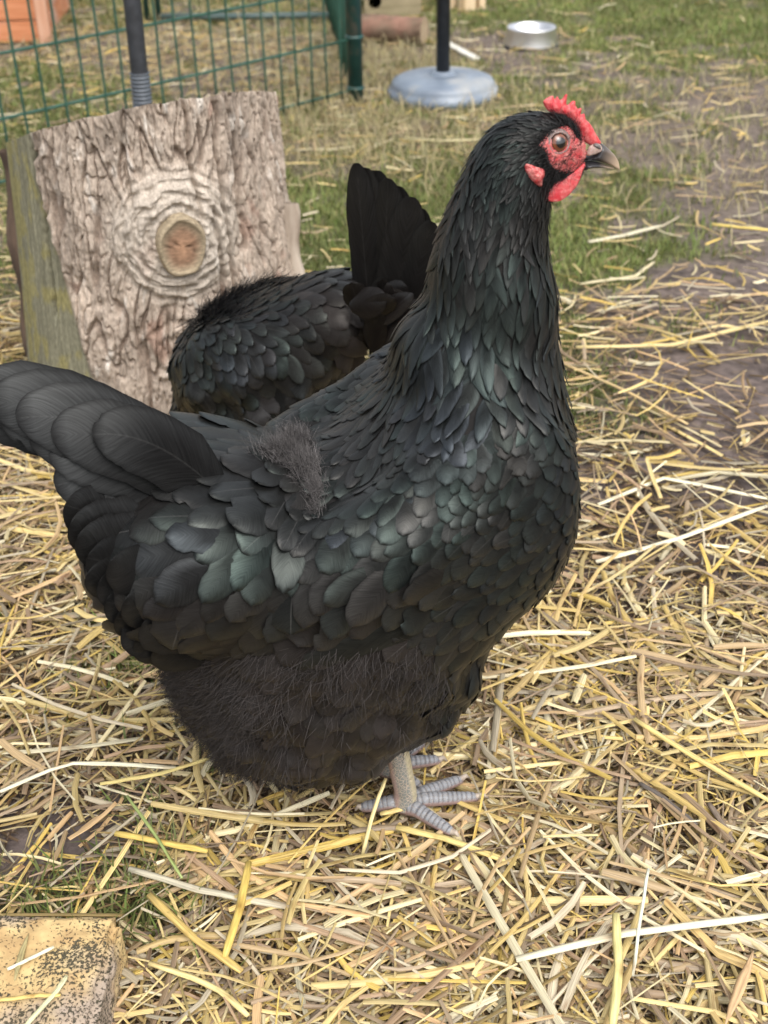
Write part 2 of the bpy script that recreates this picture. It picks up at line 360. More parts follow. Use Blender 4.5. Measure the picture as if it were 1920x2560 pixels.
xy = dens(sample_ground(35000, .40, 1.75), 1, 1.6); sets.append(straw_set(xy, .014, .09, .0012, .0056, .014, PAL, .5+.5*rng.random(len(xy)), .10))
xy = dens(sample_ground(10500, .40, 1.8), 1, 1.5); sets.append(straw_set(xy, .03, .17, .0016, .0074, .020, PAL, np.full(len(xy), 1.0), .10))
xy = dens(sample_ground(19000, 1.6, 5.4), 1.5, 1.1); sets.append(straw_set(xy, .02, .10, .0024, .005, .012, PAL, np.full(len(xy), .95), .12))
off = 0; Vs, Fs, Us, Cs = [], [], [], []
for V, Fc, U_, C_ in sets: Vs.append(V); Fs.append(Fc+off); Us.append(U_); Cs.append(C_); off += len(V)
o = mesh_obj('straw_litter', np.concatenate(Vs), np.concatenate(Fs), MSTRAW, uv=np.concatenate(Us), cols={'col': np.concatenate(Cs)}, smooth=False)
tag(o, 'loose yellow and tan straw scattered thickly over the ground', 'straw', kind='stuff')

# stalks that can be told apart
def stalk(pts, wpx, col, label, z=.02, zs=None, leafy=False):
    P = []
    for i, (u, v) in enumerate(pts): P.append(ground(u, v, (zs[i] if zs else z)))
    P = np.array(P); t = np.linspace(0, 1, len(P)); tt = np.linspace(0, 1, 9)
    Q = np.stack([np.interp(tt, t, P[:, i]) for i in range(3)], 1); Q += rng.normal(size=Q.shape)*.00015
    dep = (Q[4]-CAM)@_F; r = wpx/FPX*dep*.5
    rad = np.full(9, r)*(1+.03*rng.normal(size=9)); rad[0] *= .85; rad[-1] *= .7
    if leafy: rad = r*np.array([.15, .5, .8, 1, 1, .9, .7, .4, .1])
    V, Fc = tube_arrays(Q, rad, 7, squash=.25 if leafy else .5)
    n = len(V); cc = np.tile(np.append(col, .5), (n, 1))
    uv = np.zeros((n, 2)); uv[:63, 0] = np.tile(np.linspace(0, 1, 7), 9); uv[:63, 1] = np.repeat(np.linspace(0, 3, 9), 7)+rng.random()*20
    o = mesh_obj('straw_stalk', V, Fc, MSTRAW, uv=uv, cols={'col': cc}); tag(o, label, 'straw', 'single stalks lying on top of the litter'); return o
YE, PA, TA, GY, GN = (.62,.45,.12), (.78,.72,.52), (.52,.33,.16), (.50,.45,.33), (.30,.36,.12)
stalk([(1290,2398),(1560,2335),(1925,2288)], 22, PA, 'long pale straw stalk crossing the lower right corner', zs=[.02,.03,.025])
stalk([(1622,2172),(1600,2300),(1583,2440)], 9, (.66,.66,.52), 'thin whitish stalk standing up across the long pale one', zs=[.045,.035,.02])
stalk([(1540,2285),(1548,2420),(1530,2575)], 24, (.60,.52,.22), 'thick yellow green stalk pointing up from the bottom right edge', zs=[.04,.03,.02])
stalk([(1885,2378),(1850,2470),(1812,2565)], 28, (.55,.36,.19), 'flat orange brown straw leaf in the bottom right corner', z=.028, leafy=True)
stalk([(1585,1798),(1740,1895),(1925,2003)], 17, (.66,.52,.20), 'long yellow stalk running down to the right edge', z=.022)
stalk([(622,2155),(600,2270),(562,2392)], 22, YE, 'bright yellow split stalk slanting below the hen', z=.024)
stalk([(287,2083),(370,2098),(520,2128)], 19, YE, 'short yellow stalk left of the slanting split one', z=.022)
stalk([(322,2172),(500,2225),(722,2268)], 20, GY, 'grey weathered stalk lying left of centre near the bottom', z=.02)
stalk([(0,1980),(165,1908),(300,1910),(440,1920)], 13, PA, 'pale bent stalk under the tail reaching the left edge', z=.024)
stalk([(250,1960),(400,1935),(540,1890)], 13, (.66,.53,.20), 'yellow stalk slanting up towards the hen fluff', z=.024)
stalk([(372,2236),(480,2340),(605,2428)], 22, (.56,.40,.13), 'brownish yellow stalk lying beside the brick', z=.022)
stalk([(318,1990),(390,2090),(455,2196)], 9, GN, 'thin green tipped stalk on the litter', z=.026)
stalk([(372,2408),(470,2440),(560,2482),(620,2540)], 17, (.70,.57,.26), 'long bent stalk running right from the brick', z=.02)
stalk([(1600,1958),(1660,1995),(1742,2062)], 15, (.12,.10,.085), 'dark grey rotten stick on the straw', z=.018)
stalk([(1772,2008),(1800,2050),(1832,2105)], 17, (.20,.15,.11), 'short dark brown stick near the right edge', z=.018)
stalk([(1440,868),(1680,862),(1925,802)], 15, (.66,.52,.24), 'very long straw lying across mud and grass beside the neck', z=.012)
stalk([(1400,905),(1560,975),(1720,1060)], 10, (.58,.42,.20), 'long thin tan straw slanting down right of the breast', z=.012)
stalk([(1495,1262),(1660,1195),(1925,1248)], 13, PA, 'pale bowed straw above the thick litter at right', z=.014)
stalk([(1490,1405),(1700,1345),(1925,1262)], 15, PA, 'long white straw rising to the right edge', z=.016)
stalk([(1780,560),(1850,568),(1925,575)], 13, (.66,.50,.14), 'bright yellow straw on bare mud at the right edge', z=.01)
stalk([(1470,605),(1560,588),(1650,565)], 14, (.62,.56,.40), 'weathered pale straw on the grass patch beside the throat', z=.01)
stalk([(1450,710),(1590,690),(1635,655)], 11, (.60,.52,.32), 'bent straw on the grass right of the neck', z=.01)
stalk([(1010,345),(1110,352),(1230,348)], 8, (.60,.52,.30), 'thin dry straw lying on grass in front of the round base', z=.012)
stalk([(965,1945),(930,2040),(905,2140)], 11, (.70,.58,.28), 'upright yellow stalk leaning by the hind toe', zs=[.05,.035,.012])
stalk([(950,2035),(1000,2024),(1012,2018)], 15, (.66,.50,.20), 'short yellow piece of straw lying across the near foot', z=.022)
stalk([(990,2068),(1110,2095),(1290,2160)], 20, (.66,.52,.20), 'yellow stalk lying over the tip of the near toe', z=.018)

# ================================================================== BRICK
def granule_material(name, c1, c2, c3, scale):
    m, n, b = mat_new(name); L = n.links.new
    tc = add(n, 'ShaderNodeTexCoord')
    vo = add(n, 'ShaderNodeTexNoise', Scale=scale, Detail=5, Roughness=.65); L(tc.outputs['Object'], vo.inputs['Vector'])
    nz = add(n, 'ShaderNodeTexNoise', Scale=26, Detail=5); L(tc.outputs['Object'], nz.inputs['Vector'])
    th = add(n, 'ShaderNodeMapRange'); th.inputs[1].default_value = .35; th.inputs[2].default_value = .65; th.inputs[3].default_value = .34; th.inputs[4].default_value = .50; L(nz.outputs[0], th.inputs[0])
    gt = add(n, 'ShaderNodeMath', operation='SUBTRACT'); L(vo.outputs[0], gt.inputs[0]); L(th.outputs[0], gt.inputs[1])
    mr = add(n, 'ShaderNodeMapRange'); mr.inputs[1].default_value = -.03; mr.inputs[2].default_value = .03; L(gt.outputs[0], mr.inputs[0])
    n2 = add(n, 'ShaderNodeTexNoise', Scale=60, Detail=6); L(tc.outputs['Object'], n2.inputs['Vector'])
    cr = add(n, 'ShaderNodeValToRGB'); cr.color_ramp.elements[0].position = .38; cr.color_ramp.elements[1].position = .62
    cr.color_ramp.elements[0].color = (*c1, 1); cr.color_ramp.elements[1].color = (*c2, 1); L(n2.outputs[0], cr.inputs[0])
    n3 = add(n, 'ShaderNodeTexNoise', Scale=14, Detail=5); L(tc.outputs['Object'], n3.inputs['Vector'])
    m3 = add(n, 'ShaderNodeMapRange'); m3.inputs[1].default_value = .53; m3.inputs[2].default_value = .66; L(n3.outputs[0], m3.inputs[0])
    mg_ = add(n, 'ShaderNodeMixRGB'); L(m3.outputs[0], mg_.inputs[0]); L(cr.outputs[0], mg_.inputs[1]); mg_.inputs[2].default_value = (.38, .30, .23, 1)
    mx = add(n, 'ShaderNodeMixRGB'); L(mr.outputs[0], mx.inputs[0]); mx.inputs[1].default_value = (*c3, 1); L(mg_.outputs[0], mx.inputs[2])
    L(mx.outputs[0], b.inputs['Base Color']); b.inputs['Roughness'].default_value = .9
    bp = add(n, 'ShaderNodeBump', Strength=.8, Distance=.002); L(mr.outputs[0], bp.inputs['Height']); L(bp.outputs[0], b.inputs['Normal']); return m
mb_ = granule_material('lichen_brick', (.44, .29, .13), (.58, .43, .20), (.07, .06, .035), 430)
def brick_mesh():
    bm = bmesh.new(); bmesh.ops.create_cube(bm, size=1)
    for v in bm.verts: v.co.x *= .215; v.co.y *= .103; v.co.z *= .056
    bmesh.ops.bevel(bm, geom=list(bm.edges), offset=.006, segments=3, affect='EDGES')
    bmesh.ops.subdivide_edges(bm, edges=[e for e in bm.edges if e.calc_length() > .02], cuts=46, use_grid_fill=True)
    bm.normal_update()
    co = np.array([v.co for v in bm.verts]); no = np.array([v.normal for v in bm.verts])
    d = .0022*fbm(co*60, 4)+.0009*fbm(co*260, 2)-.004*sstep(.12, .5, fbm(co*28+9, 3))*(np.abs(co[:, 0]) > .09)
    for v, c in zip(bm.verts, co+no*d[:, None]): v.co = c
    me = bpy.data.meshes.new('brick'); bm.to_mesh(me); bm.free(); me.polygons.foreach_set('use_smooth', np.ones(len(me.polygons), bool)); me.materials.append(mb_); return me
bo = bpy.data.objects.new('brick', brick_mesh()); COL.objects.link(bo); bo.location = (-.1935-.1075, .513, .026); bo.rotation_euler = (0, 0, math.radians(-2.5))
tag(bo, 'weathered yellow brick crusted with lichen in the bottom left corner', 'brick')
zb = .057
stalk([(62,2565),(140,2480),(168,2440)], 14, (.62,.60,.36), 'pale green bent straw lying on the brick', z=zb)
stalk([(18,2424),(70,2400),(134,2368)], 11, (.80,.76,.55), 'short white straw lying on the brick', z=zb)
stalk([(36,2452),(52,2390),(72,2332)], 17, (.36,.30,.14), 'flat brown green leaf lying on the brick', z=zb, leafy=True)
stalk([(-10,2500),(80,2490),(152,2487)], 12, (.66,.48,.16), 'yellow straw lying on the brick at the left edge', z=zb)

# ================================================================== STUMP
SC = np.array([-.302, 1.57]); SR = .183
def bark():
    th = np.concatenate([np.linspace(-2.0, 2.0, 620), np.linspace(2.0, 2*np.pi-2.0, 90)[1:-1]]); nt_ = len(th); nz_ = 330   # angle 0 faces the camera
    zt = np.linspace(0, 1, nz_)
    TH, T = np.meshgrid(th, zt, indexing='ij')
    cx, cy = np.sin(TH), -np.cos(TH)
    top = .338+.17*SR*cx-.30*SR*cy+.004*fbm(np.stack([TH*4, 0*TH, 0*TH], -1), 3)
    Zc = -.02+(top+.02)*T
    r = SR*(.955+.16*(1-Zc/.36).clip(0, 1)**1.3)
    s = TH*SR                                            # arc length
    # knot centre
    ks, kz = .063, .246
    ds, dz = (s-ks)/1.05, (Zc-kz); kd = np.sqrt(ds**2+dz**2)+.006*noise(np.stack([s*40, Zc*40, 0*s], -1)); ka = np.arctan2(ds, dz)
    wk = sstep(.098, .06, kd)
    # grain bends round the knot
    push = .05*np.exp(-(kd/.075)**2); ss = s+np.sign(ds)*push*.6+.006*noise(np.stack([s*10, Zc*9, 0*s], -1))
    P1 = np.stack([ss*46, Zc*9, 0*s], -1); n1 = noise(P1+.7*np.stack([noise(P1*1.3+5), 0*s, 0*s], -1))
    P2 = np.stack([ss*110, Zc*24, 0*s+4], -1); n2 = fbm(P2, 3)
    n3 = fbm(np.stack([ss*60, Zc*40, 0*s+9], -1), 4)
    nA = noise(np.stack([ss*85, Zc*22, 0*s+21], -1)); crack = np.maximum(sstep(.075, .0, np.abs(n1)), .6*sstep(.06, .0, np.abs(nA))); flake = sstep(-.1, .25, n2)
    def terr(x, k):
        t = x*k; f = np.floor(t); return (f+sstep(.7, 1., t-f))/k
    pl_ = terr(fbm(np.stack([ss*38, Zc*15, 0*s+14], -1), 4), 4.5)
    hb = .004*fbm(np.stack([s*14, Zc*8, 0*s+2], -1), 3)-.0085*crack**1.3+.006*pl_+.0022*flake+.0034*n3+.0018*noise(np.stack([ss*300, Zc*120, 0*s], -1))
    # concentric ripples
    rip = np.sin(kd*470+3.4*noise(np.stack([s*38, Zc*38, 0*s+7], -1))+.6*np.sin(ka*3))*(.35+1.1*np.abs(noise(np.stack([ka*3.5, kd*90, 0*s+5], -1))*2)); br = noise(np.stack([ka*5, kd*260, 0*s], -1))
    hk = .012*np.exp(-((kd-.04)/.03)**2)+.0036*rip*sstep(.02, .03, kd)+.0045*br+.0035*n3+.005*pl_-.006*sstep(.010, .0, np.abs(kd-.083))*(dz < .02)
    # lower swirl
    k2 = np.sqrt((s-.045)**2+(Zc-.105)**2); rip2 = np.sin(k2*330+3*noise(np.stack([s*40, Zc*40, 0*s], -1)))*sstep(.07, .03, k2)
    hb = hb+.0028*rip2
    # bare weathered wood on the left
    bare = sstep(-.098, -.110, s+.02*noise(np.stack([0*s, Zc*9, 0*s], -1))-(.25-Zc)*.20)
    hw = .0016*fbm(np.stack([s*160, Zc*6, 0*s], -1), 3)-.007
    d = hb*(1-wk)+hk*wk; d = d*(1-bare)+hw*bare
    # deep splits
    for (sa, z0, z1, wd_) in [(.012, .275, .42, .0030), (.128, .14, .40, .003), (.112, .05, .26, .0035), (.092, .25, .42, .0025), (-.119, .12, .40, .0035), (.155, .2, .42, .004)]:
        sw = sa+.010*noise(np.stack([0*s+sa*70, Zc*14, 0*s], -1))+.002*noise(np.stack([0*s, Zc*90, 0*s+sa], -1)); m = sstep(z0, z0+.03, Zc)*sstep(z1+.03, z1, Zc)
        d = d-.012*m*np.exp(-((s-sw)/wd_)**2)
    rr = r+d
    V = np.stack([SC[0]+rr*cx, SC[1]+rr*cy, Zc], -1)
    pat = fbm(np.stack([s*16, Zc*10, 0*s+3], -1), 4)[..., None]; fl = sstep(-.05, .35, n2)[..., None]; w2 = sstep(.05, .45, fbm(np.stack([ss*55, Zc*16, 0*s+31], -1), 3))[..., None]
    base = np.array([.355, .290, .235])*(1+.4*pat); pale = np.array([.62, .57, .51])
    tone = noise(np.stack([pl_*9, ss*30, Zc*9], -1))[..., None]; c = base*(1-.8*w2*fl)+pale*.8*w2*fl; c = c*(1+.45*tone)
    redp = sstep(.25, .5, fbm(np.stack([s*22, Zc*14, 0*s+12], -1), 3))[..., None]; c = c*(1-.5*redp)+np.array([.26, .14, .10])*.5*redp
    inner = (crack*(1-wk))[..., None]; c = c*(1-.55*inner)+np.array([.13, .085, .06])*.55*inner
    c = c*(1-wk[..., None]*.6)+np.array([.44, .39, .33])*(1+.6*br[..., None])*wk[..., None]*.6
    wood = np.array([.19, .18, .125])*(1+.5*fbm(np.stack([s*150, Zc*8, 0*s], -1), 3))[..., None]
    lich = (sstep(.02, .3, fbm(np.stack([s*45, Zc*22, 0*s+6], -1), 4)+.45*sstep(.04, .0, np.abs(s+.195+.05*(Zc-.2)))))[..., None]
    wood = wood*(1-.5*lich)+np.array([.28, .24, .07])*.5*lich
    b3 = bare[..., None]; c = c*(1-b3)+wood*b3
    ix = np.arange(nt_*nz_).reshape(nt_, nz_); ix2 = np.concatenate([ix, ix[:1]])
    Fq = np.stack([ix2[:-1, :-1], ix2[1:, :-1], ix2[1:, 1:], ix2[:-1, 1:]], -1).reshape(-1, 4)
    return V, Fq, c, ix
V, Fq, c, ix = bark()
st = empty('log_stump', (SC[0], SC[1], 0)); tag(st, 'upright cut log with rough pale bark and a round knot, beside the wire fence', 'log')
mbark = attr_mat('bark', rough=.88, spec=.2, nscale=420, namp=.28, bump=.5, bdist=.0012, stretch=(1, 1, .35))
off3 = np.array([SC[0], SC[1], 0])
mesh_obj('bark', V.reshape(-1, 3)-off3, Fq, mbark, st, cols={'col': np.c_[c.reshape(-1, 3).clip(.02, .8), np.ones(V.shape[0]*V.shape[1])]})
ring = V[:, -1]-off3; ctr = ring.mean(0); rings = [ring*(1-t)+ctr*t for t in (0, .06, .3, .6, .9)]; nr = len(ring)
TV = np.concatenate(rings+[ctr[None]]); TV[nr:, 2] -= .003; TV[:, 2] += .0025*fbm(TV*np.array([60, 60, 60]), 3); TV[:nr] = ring
TF = [(i*nr+j, i*nr+(j+1) % nr, (i+1)*nr+(j+1) % nr, (i+1)*nr+j) for i in range(4) for j in range(nr)]+[(4*nr+j, 4*nr+(j+1) % nr, 5*nr) for j in range(nr)]
mesh_obj('sawn_top', TV, TF, noise_mat('sawn_wood', (.30, .23, .15), (.45, .38, .28), 40, .85, .2, .4), st)
# knot stub
def knot():
    a = np.linspace(0, 2*np.pi, 56, endpoint=False); prof = [(1.18, -.012), (1.16, .006), (1.10, .012), (1.03, .0135), (.97, .012), (.91, .010), (.6, .0105), (.3, .0112), (.03, .011)]
    V = []; C_ = []
    for k, (r, o) in enumerate(prof):
        wob = 1+.05*np.sin(2*a+1)+.03*np.sin(5*a); x = .0245*r*wob*np.cos(a); z = .034*r*wob*np.sin(a)
        cr = np.exp(-((z-(.006-.9*(x-.001)))/.0016)**2)*(x > 0)*(z < .008)+np.exp(-((z-(.006+.25*x))/.0014)**2)*(x <= 0)*.7
        V.append(np.stack([x, -o+.004*cr*(r < .9)+.001*noise(np.stack([x*200, z*200, 0*x], -1)), z], -1))
        t = sstep(.95, .8, r); red = np.array([.23, .14, .09]); rim = np.array([.30, .24, .16])
        cc = rim*(1-t)+red*t+np.array([.12, .065, .035])*np.exp(-(r/.4)**2); cc = np.tile(cc, (56, 1))*(1-.75*(cr*(r < .9)))[:, None]; C_.append(cc)
    V = np.concatenate(V); n = len(prof); C_ = np.concatenate(C_)
    Fc = [(i*56+j, i*56+(j+1) % 56, (i+1)*56+(j+1) % 56, (i+1)*56+j) for i in range(n-1) for j in range(56)]+[tuple((n-1)*56+j for j in range(56))]
    ang = .063/SR; rr = SR*1.0+.009
    Rz = np.array([[math.cos(ang), -math.sin(ang), 0], [math.sin(ang), math.cos(ang), 0], [0, 0, 1]])
    V = V@Rz.T+np.array([rr*math.sin(ang), -rr*math.cos(ang), .238])
    return V, Fc, np.c_[C_, np.ones(len(C_))]
kv, kf, kc = knot()
o = mesh_obj('knot', kv, kf, attr_mat('knot_wood', rough=.8, spec=.2, nscale=160, namp=.3, bump=.4, stretch=(1, 1, 3)), st, cols={'col': kc}); o['label'] = 'oval reddish sawn branch knot with a forked crack'
# loose bark edge on the left
sv = []
for t in np.linspace(0, 1, 26):
    z = .30*t; ang = -1.62-.02*math.sin(9*t); r = SR*(1.10-.10*t)+.004*math.sin(13*t); c0 = np.array([r*math.sin(ang), -r*math.cos(ang), z])
    for da, dr in ((-.05, -.012), (-.045, .004), (.0, .009), (.035, .003), (.03, -.012)): sv.append(np.array([(r+dr)*math.sin(ang+da), -(r+dr)*math.cos(ang+da), z]))
sv = np.array(sv); sv += .0025*np.stack([fbm(sv*50+i, 3) for i in range(3)], -1)
sf = [(i*5+j, i*5+j+1, (i+1)*5+j+1, (i+1)*5+j) for i in range(25) for j in range(4)]
mesh_obj('bark_strip', sv, sf, noise_mat('dark_bark', (.07, .05, .04), (.16, .11, .08), 60, .9, .2, .6, stretch=(1, 1, .3)), st)

sv2 = []
for t in np.linspace(0, 1, 22):
    z = .0+.235*t; ang = 1.36+.06*t; r = SR*(1.105-.075*t)+.003*math.sin(15*t)
    for da, dr in ((-.06*(1-.7*t), -.01), (-.05*(1-.7*t), .006), (.0, .011), (.04*(1-.6*t), .006), (.05*(1-.6*t), -.01)): sv2.append(np.array([(r+dr)*math.sin(ang+da), -(r+dr)*math.cos(ang+da), z]))
sv2 = np.array(sv2); sv2 += .002*np.stack([fbm(sv2*60+i, 3) for i in range(3)], -1)
mesh_obj('bark_strip', sv2, [(i*5+j, i*5+j+1, (i+1)*5+j+1, (i+1)*5+j) for i in range(21) for j in range(4)], noise_mat('pale_bark', (.28, .22, .17), (.46, .39, .32), 60, .9, .2, .6, stretch=(1, 1, .3)), st)

# ================================================================== FENCES, POLES
mgreen = noise_mat('green_coating', (.018, .065, .045), (.03, .095, .068), 30, .45, .5, .05)
mgreenp = noise_mat('green_post_paint', (.012, .055, .05), (.02, .078, .07), 20, .4, .5, .05, c3=(.12, .11, .09), s3=30)
A = np.array([-.045, 3.0, 0]); B = ground(0, 490); fd = (B-A)/np.linalg.norm(B-A); flen = 1.75
fe = empty('wire_fence_panel', A); tag(fe, 'green welded wire mesh panel with its end post, running behind the log', 'fence')
def wire(p, q, r, par, bow=0, seg=6, mat=None):
    n = 9; t = np.linspace(0, 1, n)[:, None]; P = np.asarray(p)*(1-t)+np.asarray(q)*t; P = P+rng.normal(size=(n, 3))*.0008*[1, 1, 0]
    return tube('wire', P, r, mat or mgreen, par, seg)
nv = int(flen/.0465)
for i in range(1, nv): q = fd*(i*.0465); wire(q+[0, 0, .0], q+[0, 0, .95], .0026, fe)
for k in range(9): z = .025+.1165*k; wire(fd*.0+[0, .004, z], fd*flen+[0, .004, z], .0032, fe)
lathe('post', [(.0, -.05), (.0185, -.05), (.0185, .99), (.0175, 1.0), (.0, 1.003)], mgreenp, fe, 24)
for z in (.03, .147, .262, .378): lathe('clamp', [(.0186, z-.004), (.0215, z-.003), (.0215, z+.003), (.0186, z+.004)], mgreenp, fe, 24)
# returning panel, seen nearly edge on
d2 = at_y(838, 0, 3.75)-A; d2[2] = 0; d2 /= np.linalg.norm(d2)
f2 = empty('wire_fence_panel', A+[-.012, .022, 0]); tag(f2, 'green mesh panel seen nearly edge on behind the end post', 'fence')
for i in range(0, 30): q = d2*(.02+i*.0465); wire(q, q+[0, 0, .95], .0024, f2)
for k in range(9): z = .025+.1165*k; wire(d2*.0+[.005, 0, z], d2*1.45+[.005, 0, z], .0026, f2)
# back pen frame
pA = ground(400, 60); pB = ground(830, 56); fr = empty('pen_frame', pA); tag(fr, 'grey green tubular pen frame lying low behind the mesh', 'fence')
mgrey = noise_mat('grey_green_tube', (.05, .085, .08), (.09, .13, .12), 20, .5, .5, .05)
L_ = pB-pA; tube('rail', [[0, 0, .022], list(L_*.5+[0, 0, .02]), list(L_+[0, 0, .022])], .010, mgrey, fr)
tube('upright', [[.0, 0, 0], [0, 0, .45], [0, 0, .9]], .009, mgreenp, fr); q = ground(370, 58)-pA; tube('upright', [list(q), list(q+[0, 0, .9])], .009, mgreenp, fr)
tube('upright', [list(L_), list(L_+[0, 0, .9])], .010, noise_mat('dark_tube', (.02, .03, .035), (.04, .05, .055), 20, .5, .5, 0), fr)
tube('rail', [list(q+[0, 0, .88]), list(L_+[0, 0, .88])], .009, mgreenp, fr)
# black threaded pole behind the log
mblk = noise_mat('black_plastic', (.018, .02, .024), (.035, .038, .045), 60, .5, .5, .08)
p0 = at_y(359, 283, 1.95); p1 = at_y(330, 0, 1.95); dd = (p1-p0)/(p1[2]-p0[2]); pb = p0-dd*p0[2]
pl = empty('threaded_pole', pb); tag(pl, 'black pole with a ribbed lower sleeve standing behind the log', 'pole')
tube('shaft', [dd*-.03, dd*.3, dd*.7, dd*1.15], .0135, mblk, pl, 20)
zs = np.linspace(.0, .312, 240); rr = .0152+.0010*np.sin(zs/.0062*2*np.pi)
tube('ribbed_sleeve', dd*zs[:, None], rr, noise_mat('grey_plastic', (.07, .08, .095), (.10, .115, .135), 60, .5, .5, .05), pl, 20)
# round weighted base with pole
c0 = ground(1107, 240); ub = empty('parasol_base', c0); tag(ub, 'round blue grey stand base with a black pole on the grass', 'stand')
mb2 = noise_mat('blue_grey_plastic', (.14, .17, .215), (.20, .24, .29), 14, .38, .5, .05, c3=(.33, .33, .32), s3=9)
lathe('base', [(.0, 0), (.136, 0), (.1365, .012), (.133, .021), (.127, .024), (.1265, .031), (.121, .040), (.105, .047), (.07, .052), (.040, .054), (.036, .050), (.030, .050), (.027, .058), (.019, .060), (0, .060)], mb2, ub, 72)
lathe('pole', [(.0, .055), (.0165, .055), (.0165, 1.3), (.0, 1.303)], mblk, ub, 24)
lathe('pole_collar', [(.017, .33), (.0205, .333), (.0205, .39), (.017, .393)], mblk, ub, 24)
kn = tube('clamp_knob', [[.018, -.004, .355], [.028, -.006, .355], [.032, -.007, .355], [.038, -.008, .355]], [.004, .005, .011, .010], mblk, ub, 12)
# metal bowl
bc = ground(1327, 112); bw = empty('metal_bowl', bc); tag(bw, 'stainless steel feeding bowl standing on the mud', 'bowl')
m, n_, b_ = mat_new('steel'); b_.inputs['Base Color'].default_value = (.80, .80, .82, 1); b_.inputs['Metallic'].default_value = 1; b_.inputs['Roughness'].default_value = .35
lathe('shell', [(.074, .000), (.077, .002), (.077, .006), (.067, .042), (.069, .047), (.067, .050), (.063, .047), (.058, .022), (.042, .012), (0, .011)], m, bw, 64)
lathe('rubber_rim', [(.078, -.002), (.0795, .001), (.0775, .005), (.075, .002)], mblk, bw, 48)
# wooden coop at the left
mc = noise_mat('orange_paint', (.50, .19, .085), (.62, .27, .14), 18, .75, .3, .25, stretch=(.4, 1, 3), c3=(.55, .36, .28), s3=7)
cA = ground(112, 106); co = empty('wooden_coop', cA, math.radians(4)); tag(co, 'orange stained wooden coop of wide horizontal boards at the top left', 'coop')
for i in range(8): box('plank', (.78, .016, .057), (-.40, .006, .032+i*.0605), mc, co, bev=.003)
for i in range(8): box('plank', (.016, .5, .057), (-.004, .27, .032+i*.0605), mc, co, bev=.003)
mtr = noise_mat('peach_trim', (.52, .27, .17), (.60, .36, .25), 18, .75, .3, .2, stretch=(3, 1, .4))
box('corner_trim', (.034, .022, .50), (.006, -.006, .25), mtr, co, bev=.003)
box('corner_trim', (.034, .022, .50), (-.80, -.006, .25), mtr, co, bev=.003)
box('roof_panel', (.92, .62, .022), (-.40, .24, .515), mc, co, bev=.004)
# lying log
la, lb = ground(900, 106)+[.0, .03, .036], ground(1062, 116)+[0, .03, .036]
def log_obj(name, a_, b_, r, mat, label, end_mat):
    a_ = np.array(a_); b_ = np.array(b_); e = empty(name, a_); tag(e, label, 'log'); L = b_-a_; t = np.linspace(0, 1, 30)
    V, Fc = tube_arrays(L*t[:, None], r*(1+.03*np.sin(7*t)), 28, cap=False); V += (V-np.repeat(L*t[:, None], 28, 0))*.10*fbm(V*np.array([60]), 3)[:, None]
    mesh_obj('bark', V, Fc, mat, e)
    for s_ in (0, 1):
        rg = V[:28] if s_ == 0 else V[-28:]; cc = rg.mean(0); mesh_obj('sawn_end', np.concatenate([rg, rg*.4+cc*.6, cc[None]]), [(j, (j+1) % 28, 28+(j+1) % 28, 28+j) for j in range(28)]+[(28+j, 28+(j+1) % 28, 56) for j in range(28)], end_mat, e)
    return e
mll = noise_mat('brown_log', (.12, .08, .055), (.22, .155, .11), 45, .85, .2, .6, stretch=(.3, 1, 1), c3=(.27, .15, .11), s3=12)
mend = noise_mat('log_end', (.30, .22, .14), (.42, .33, .22), 40, .85, .2, .3)
log_obj('lying_log', la, lb, .036, mll, 'short brown log lying on the grass behind the green post', mend)
# small nest tunnel with dark opening
tc0 = ground(965, 44); tn = empty('nest_tunnel', tc0); tag(tn, 'low pale wooden tunnel with a dark round entrance behind the lying log', 'nest box')
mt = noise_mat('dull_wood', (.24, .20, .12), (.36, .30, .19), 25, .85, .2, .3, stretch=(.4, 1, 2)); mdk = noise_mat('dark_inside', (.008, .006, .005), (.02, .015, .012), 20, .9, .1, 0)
rim = []; N = 28
for j in range(N):
    an = 2*math.pi*j/N; rim.append((-.035+.022*math.cos(an), 0, .050+.026*math.sin(an)))
sq = []
for j in range(N):
    an = 2*math.pi*j/N; cx_, sx_ = math.cos(an), math.sin(an); m_ = max(abs(cx_)/1, abs(sx_)); xx = cx_/m_; zz_ = sx_/m_; sq.append((-.0+(.11*xx if xx > 0 else .066*xx), 0, .05+.05*zz_))
fv = np.array(rim+sq+[(x, .02, z) for x, _, z in rim]); ff = [(j, (j+1) % N, N+(j+1) % N, N+j) for j in range(N)]+[((j+1) % N, j, 2*N+j, 2*N+(j+1) % N) for j in range(N)]
mesh_obj('front_board', fv, ff, mt, tn, smooth=False)
box('side_board', (.014, .26, .10), (-.060, .135, .05), mt, tn); box('side_board', (.014, .26, .10), (.104, .135, .05), mt, tn); box('roof_board', (.19, .28, .014), (.022, .13, .108), mt, tn); box('floor_board', (.150, .25, .01), (.022, .135, .007), mdk, tn); box('back_board', (.150, .012, .088), (.022, .262, .054), mdk, tn)
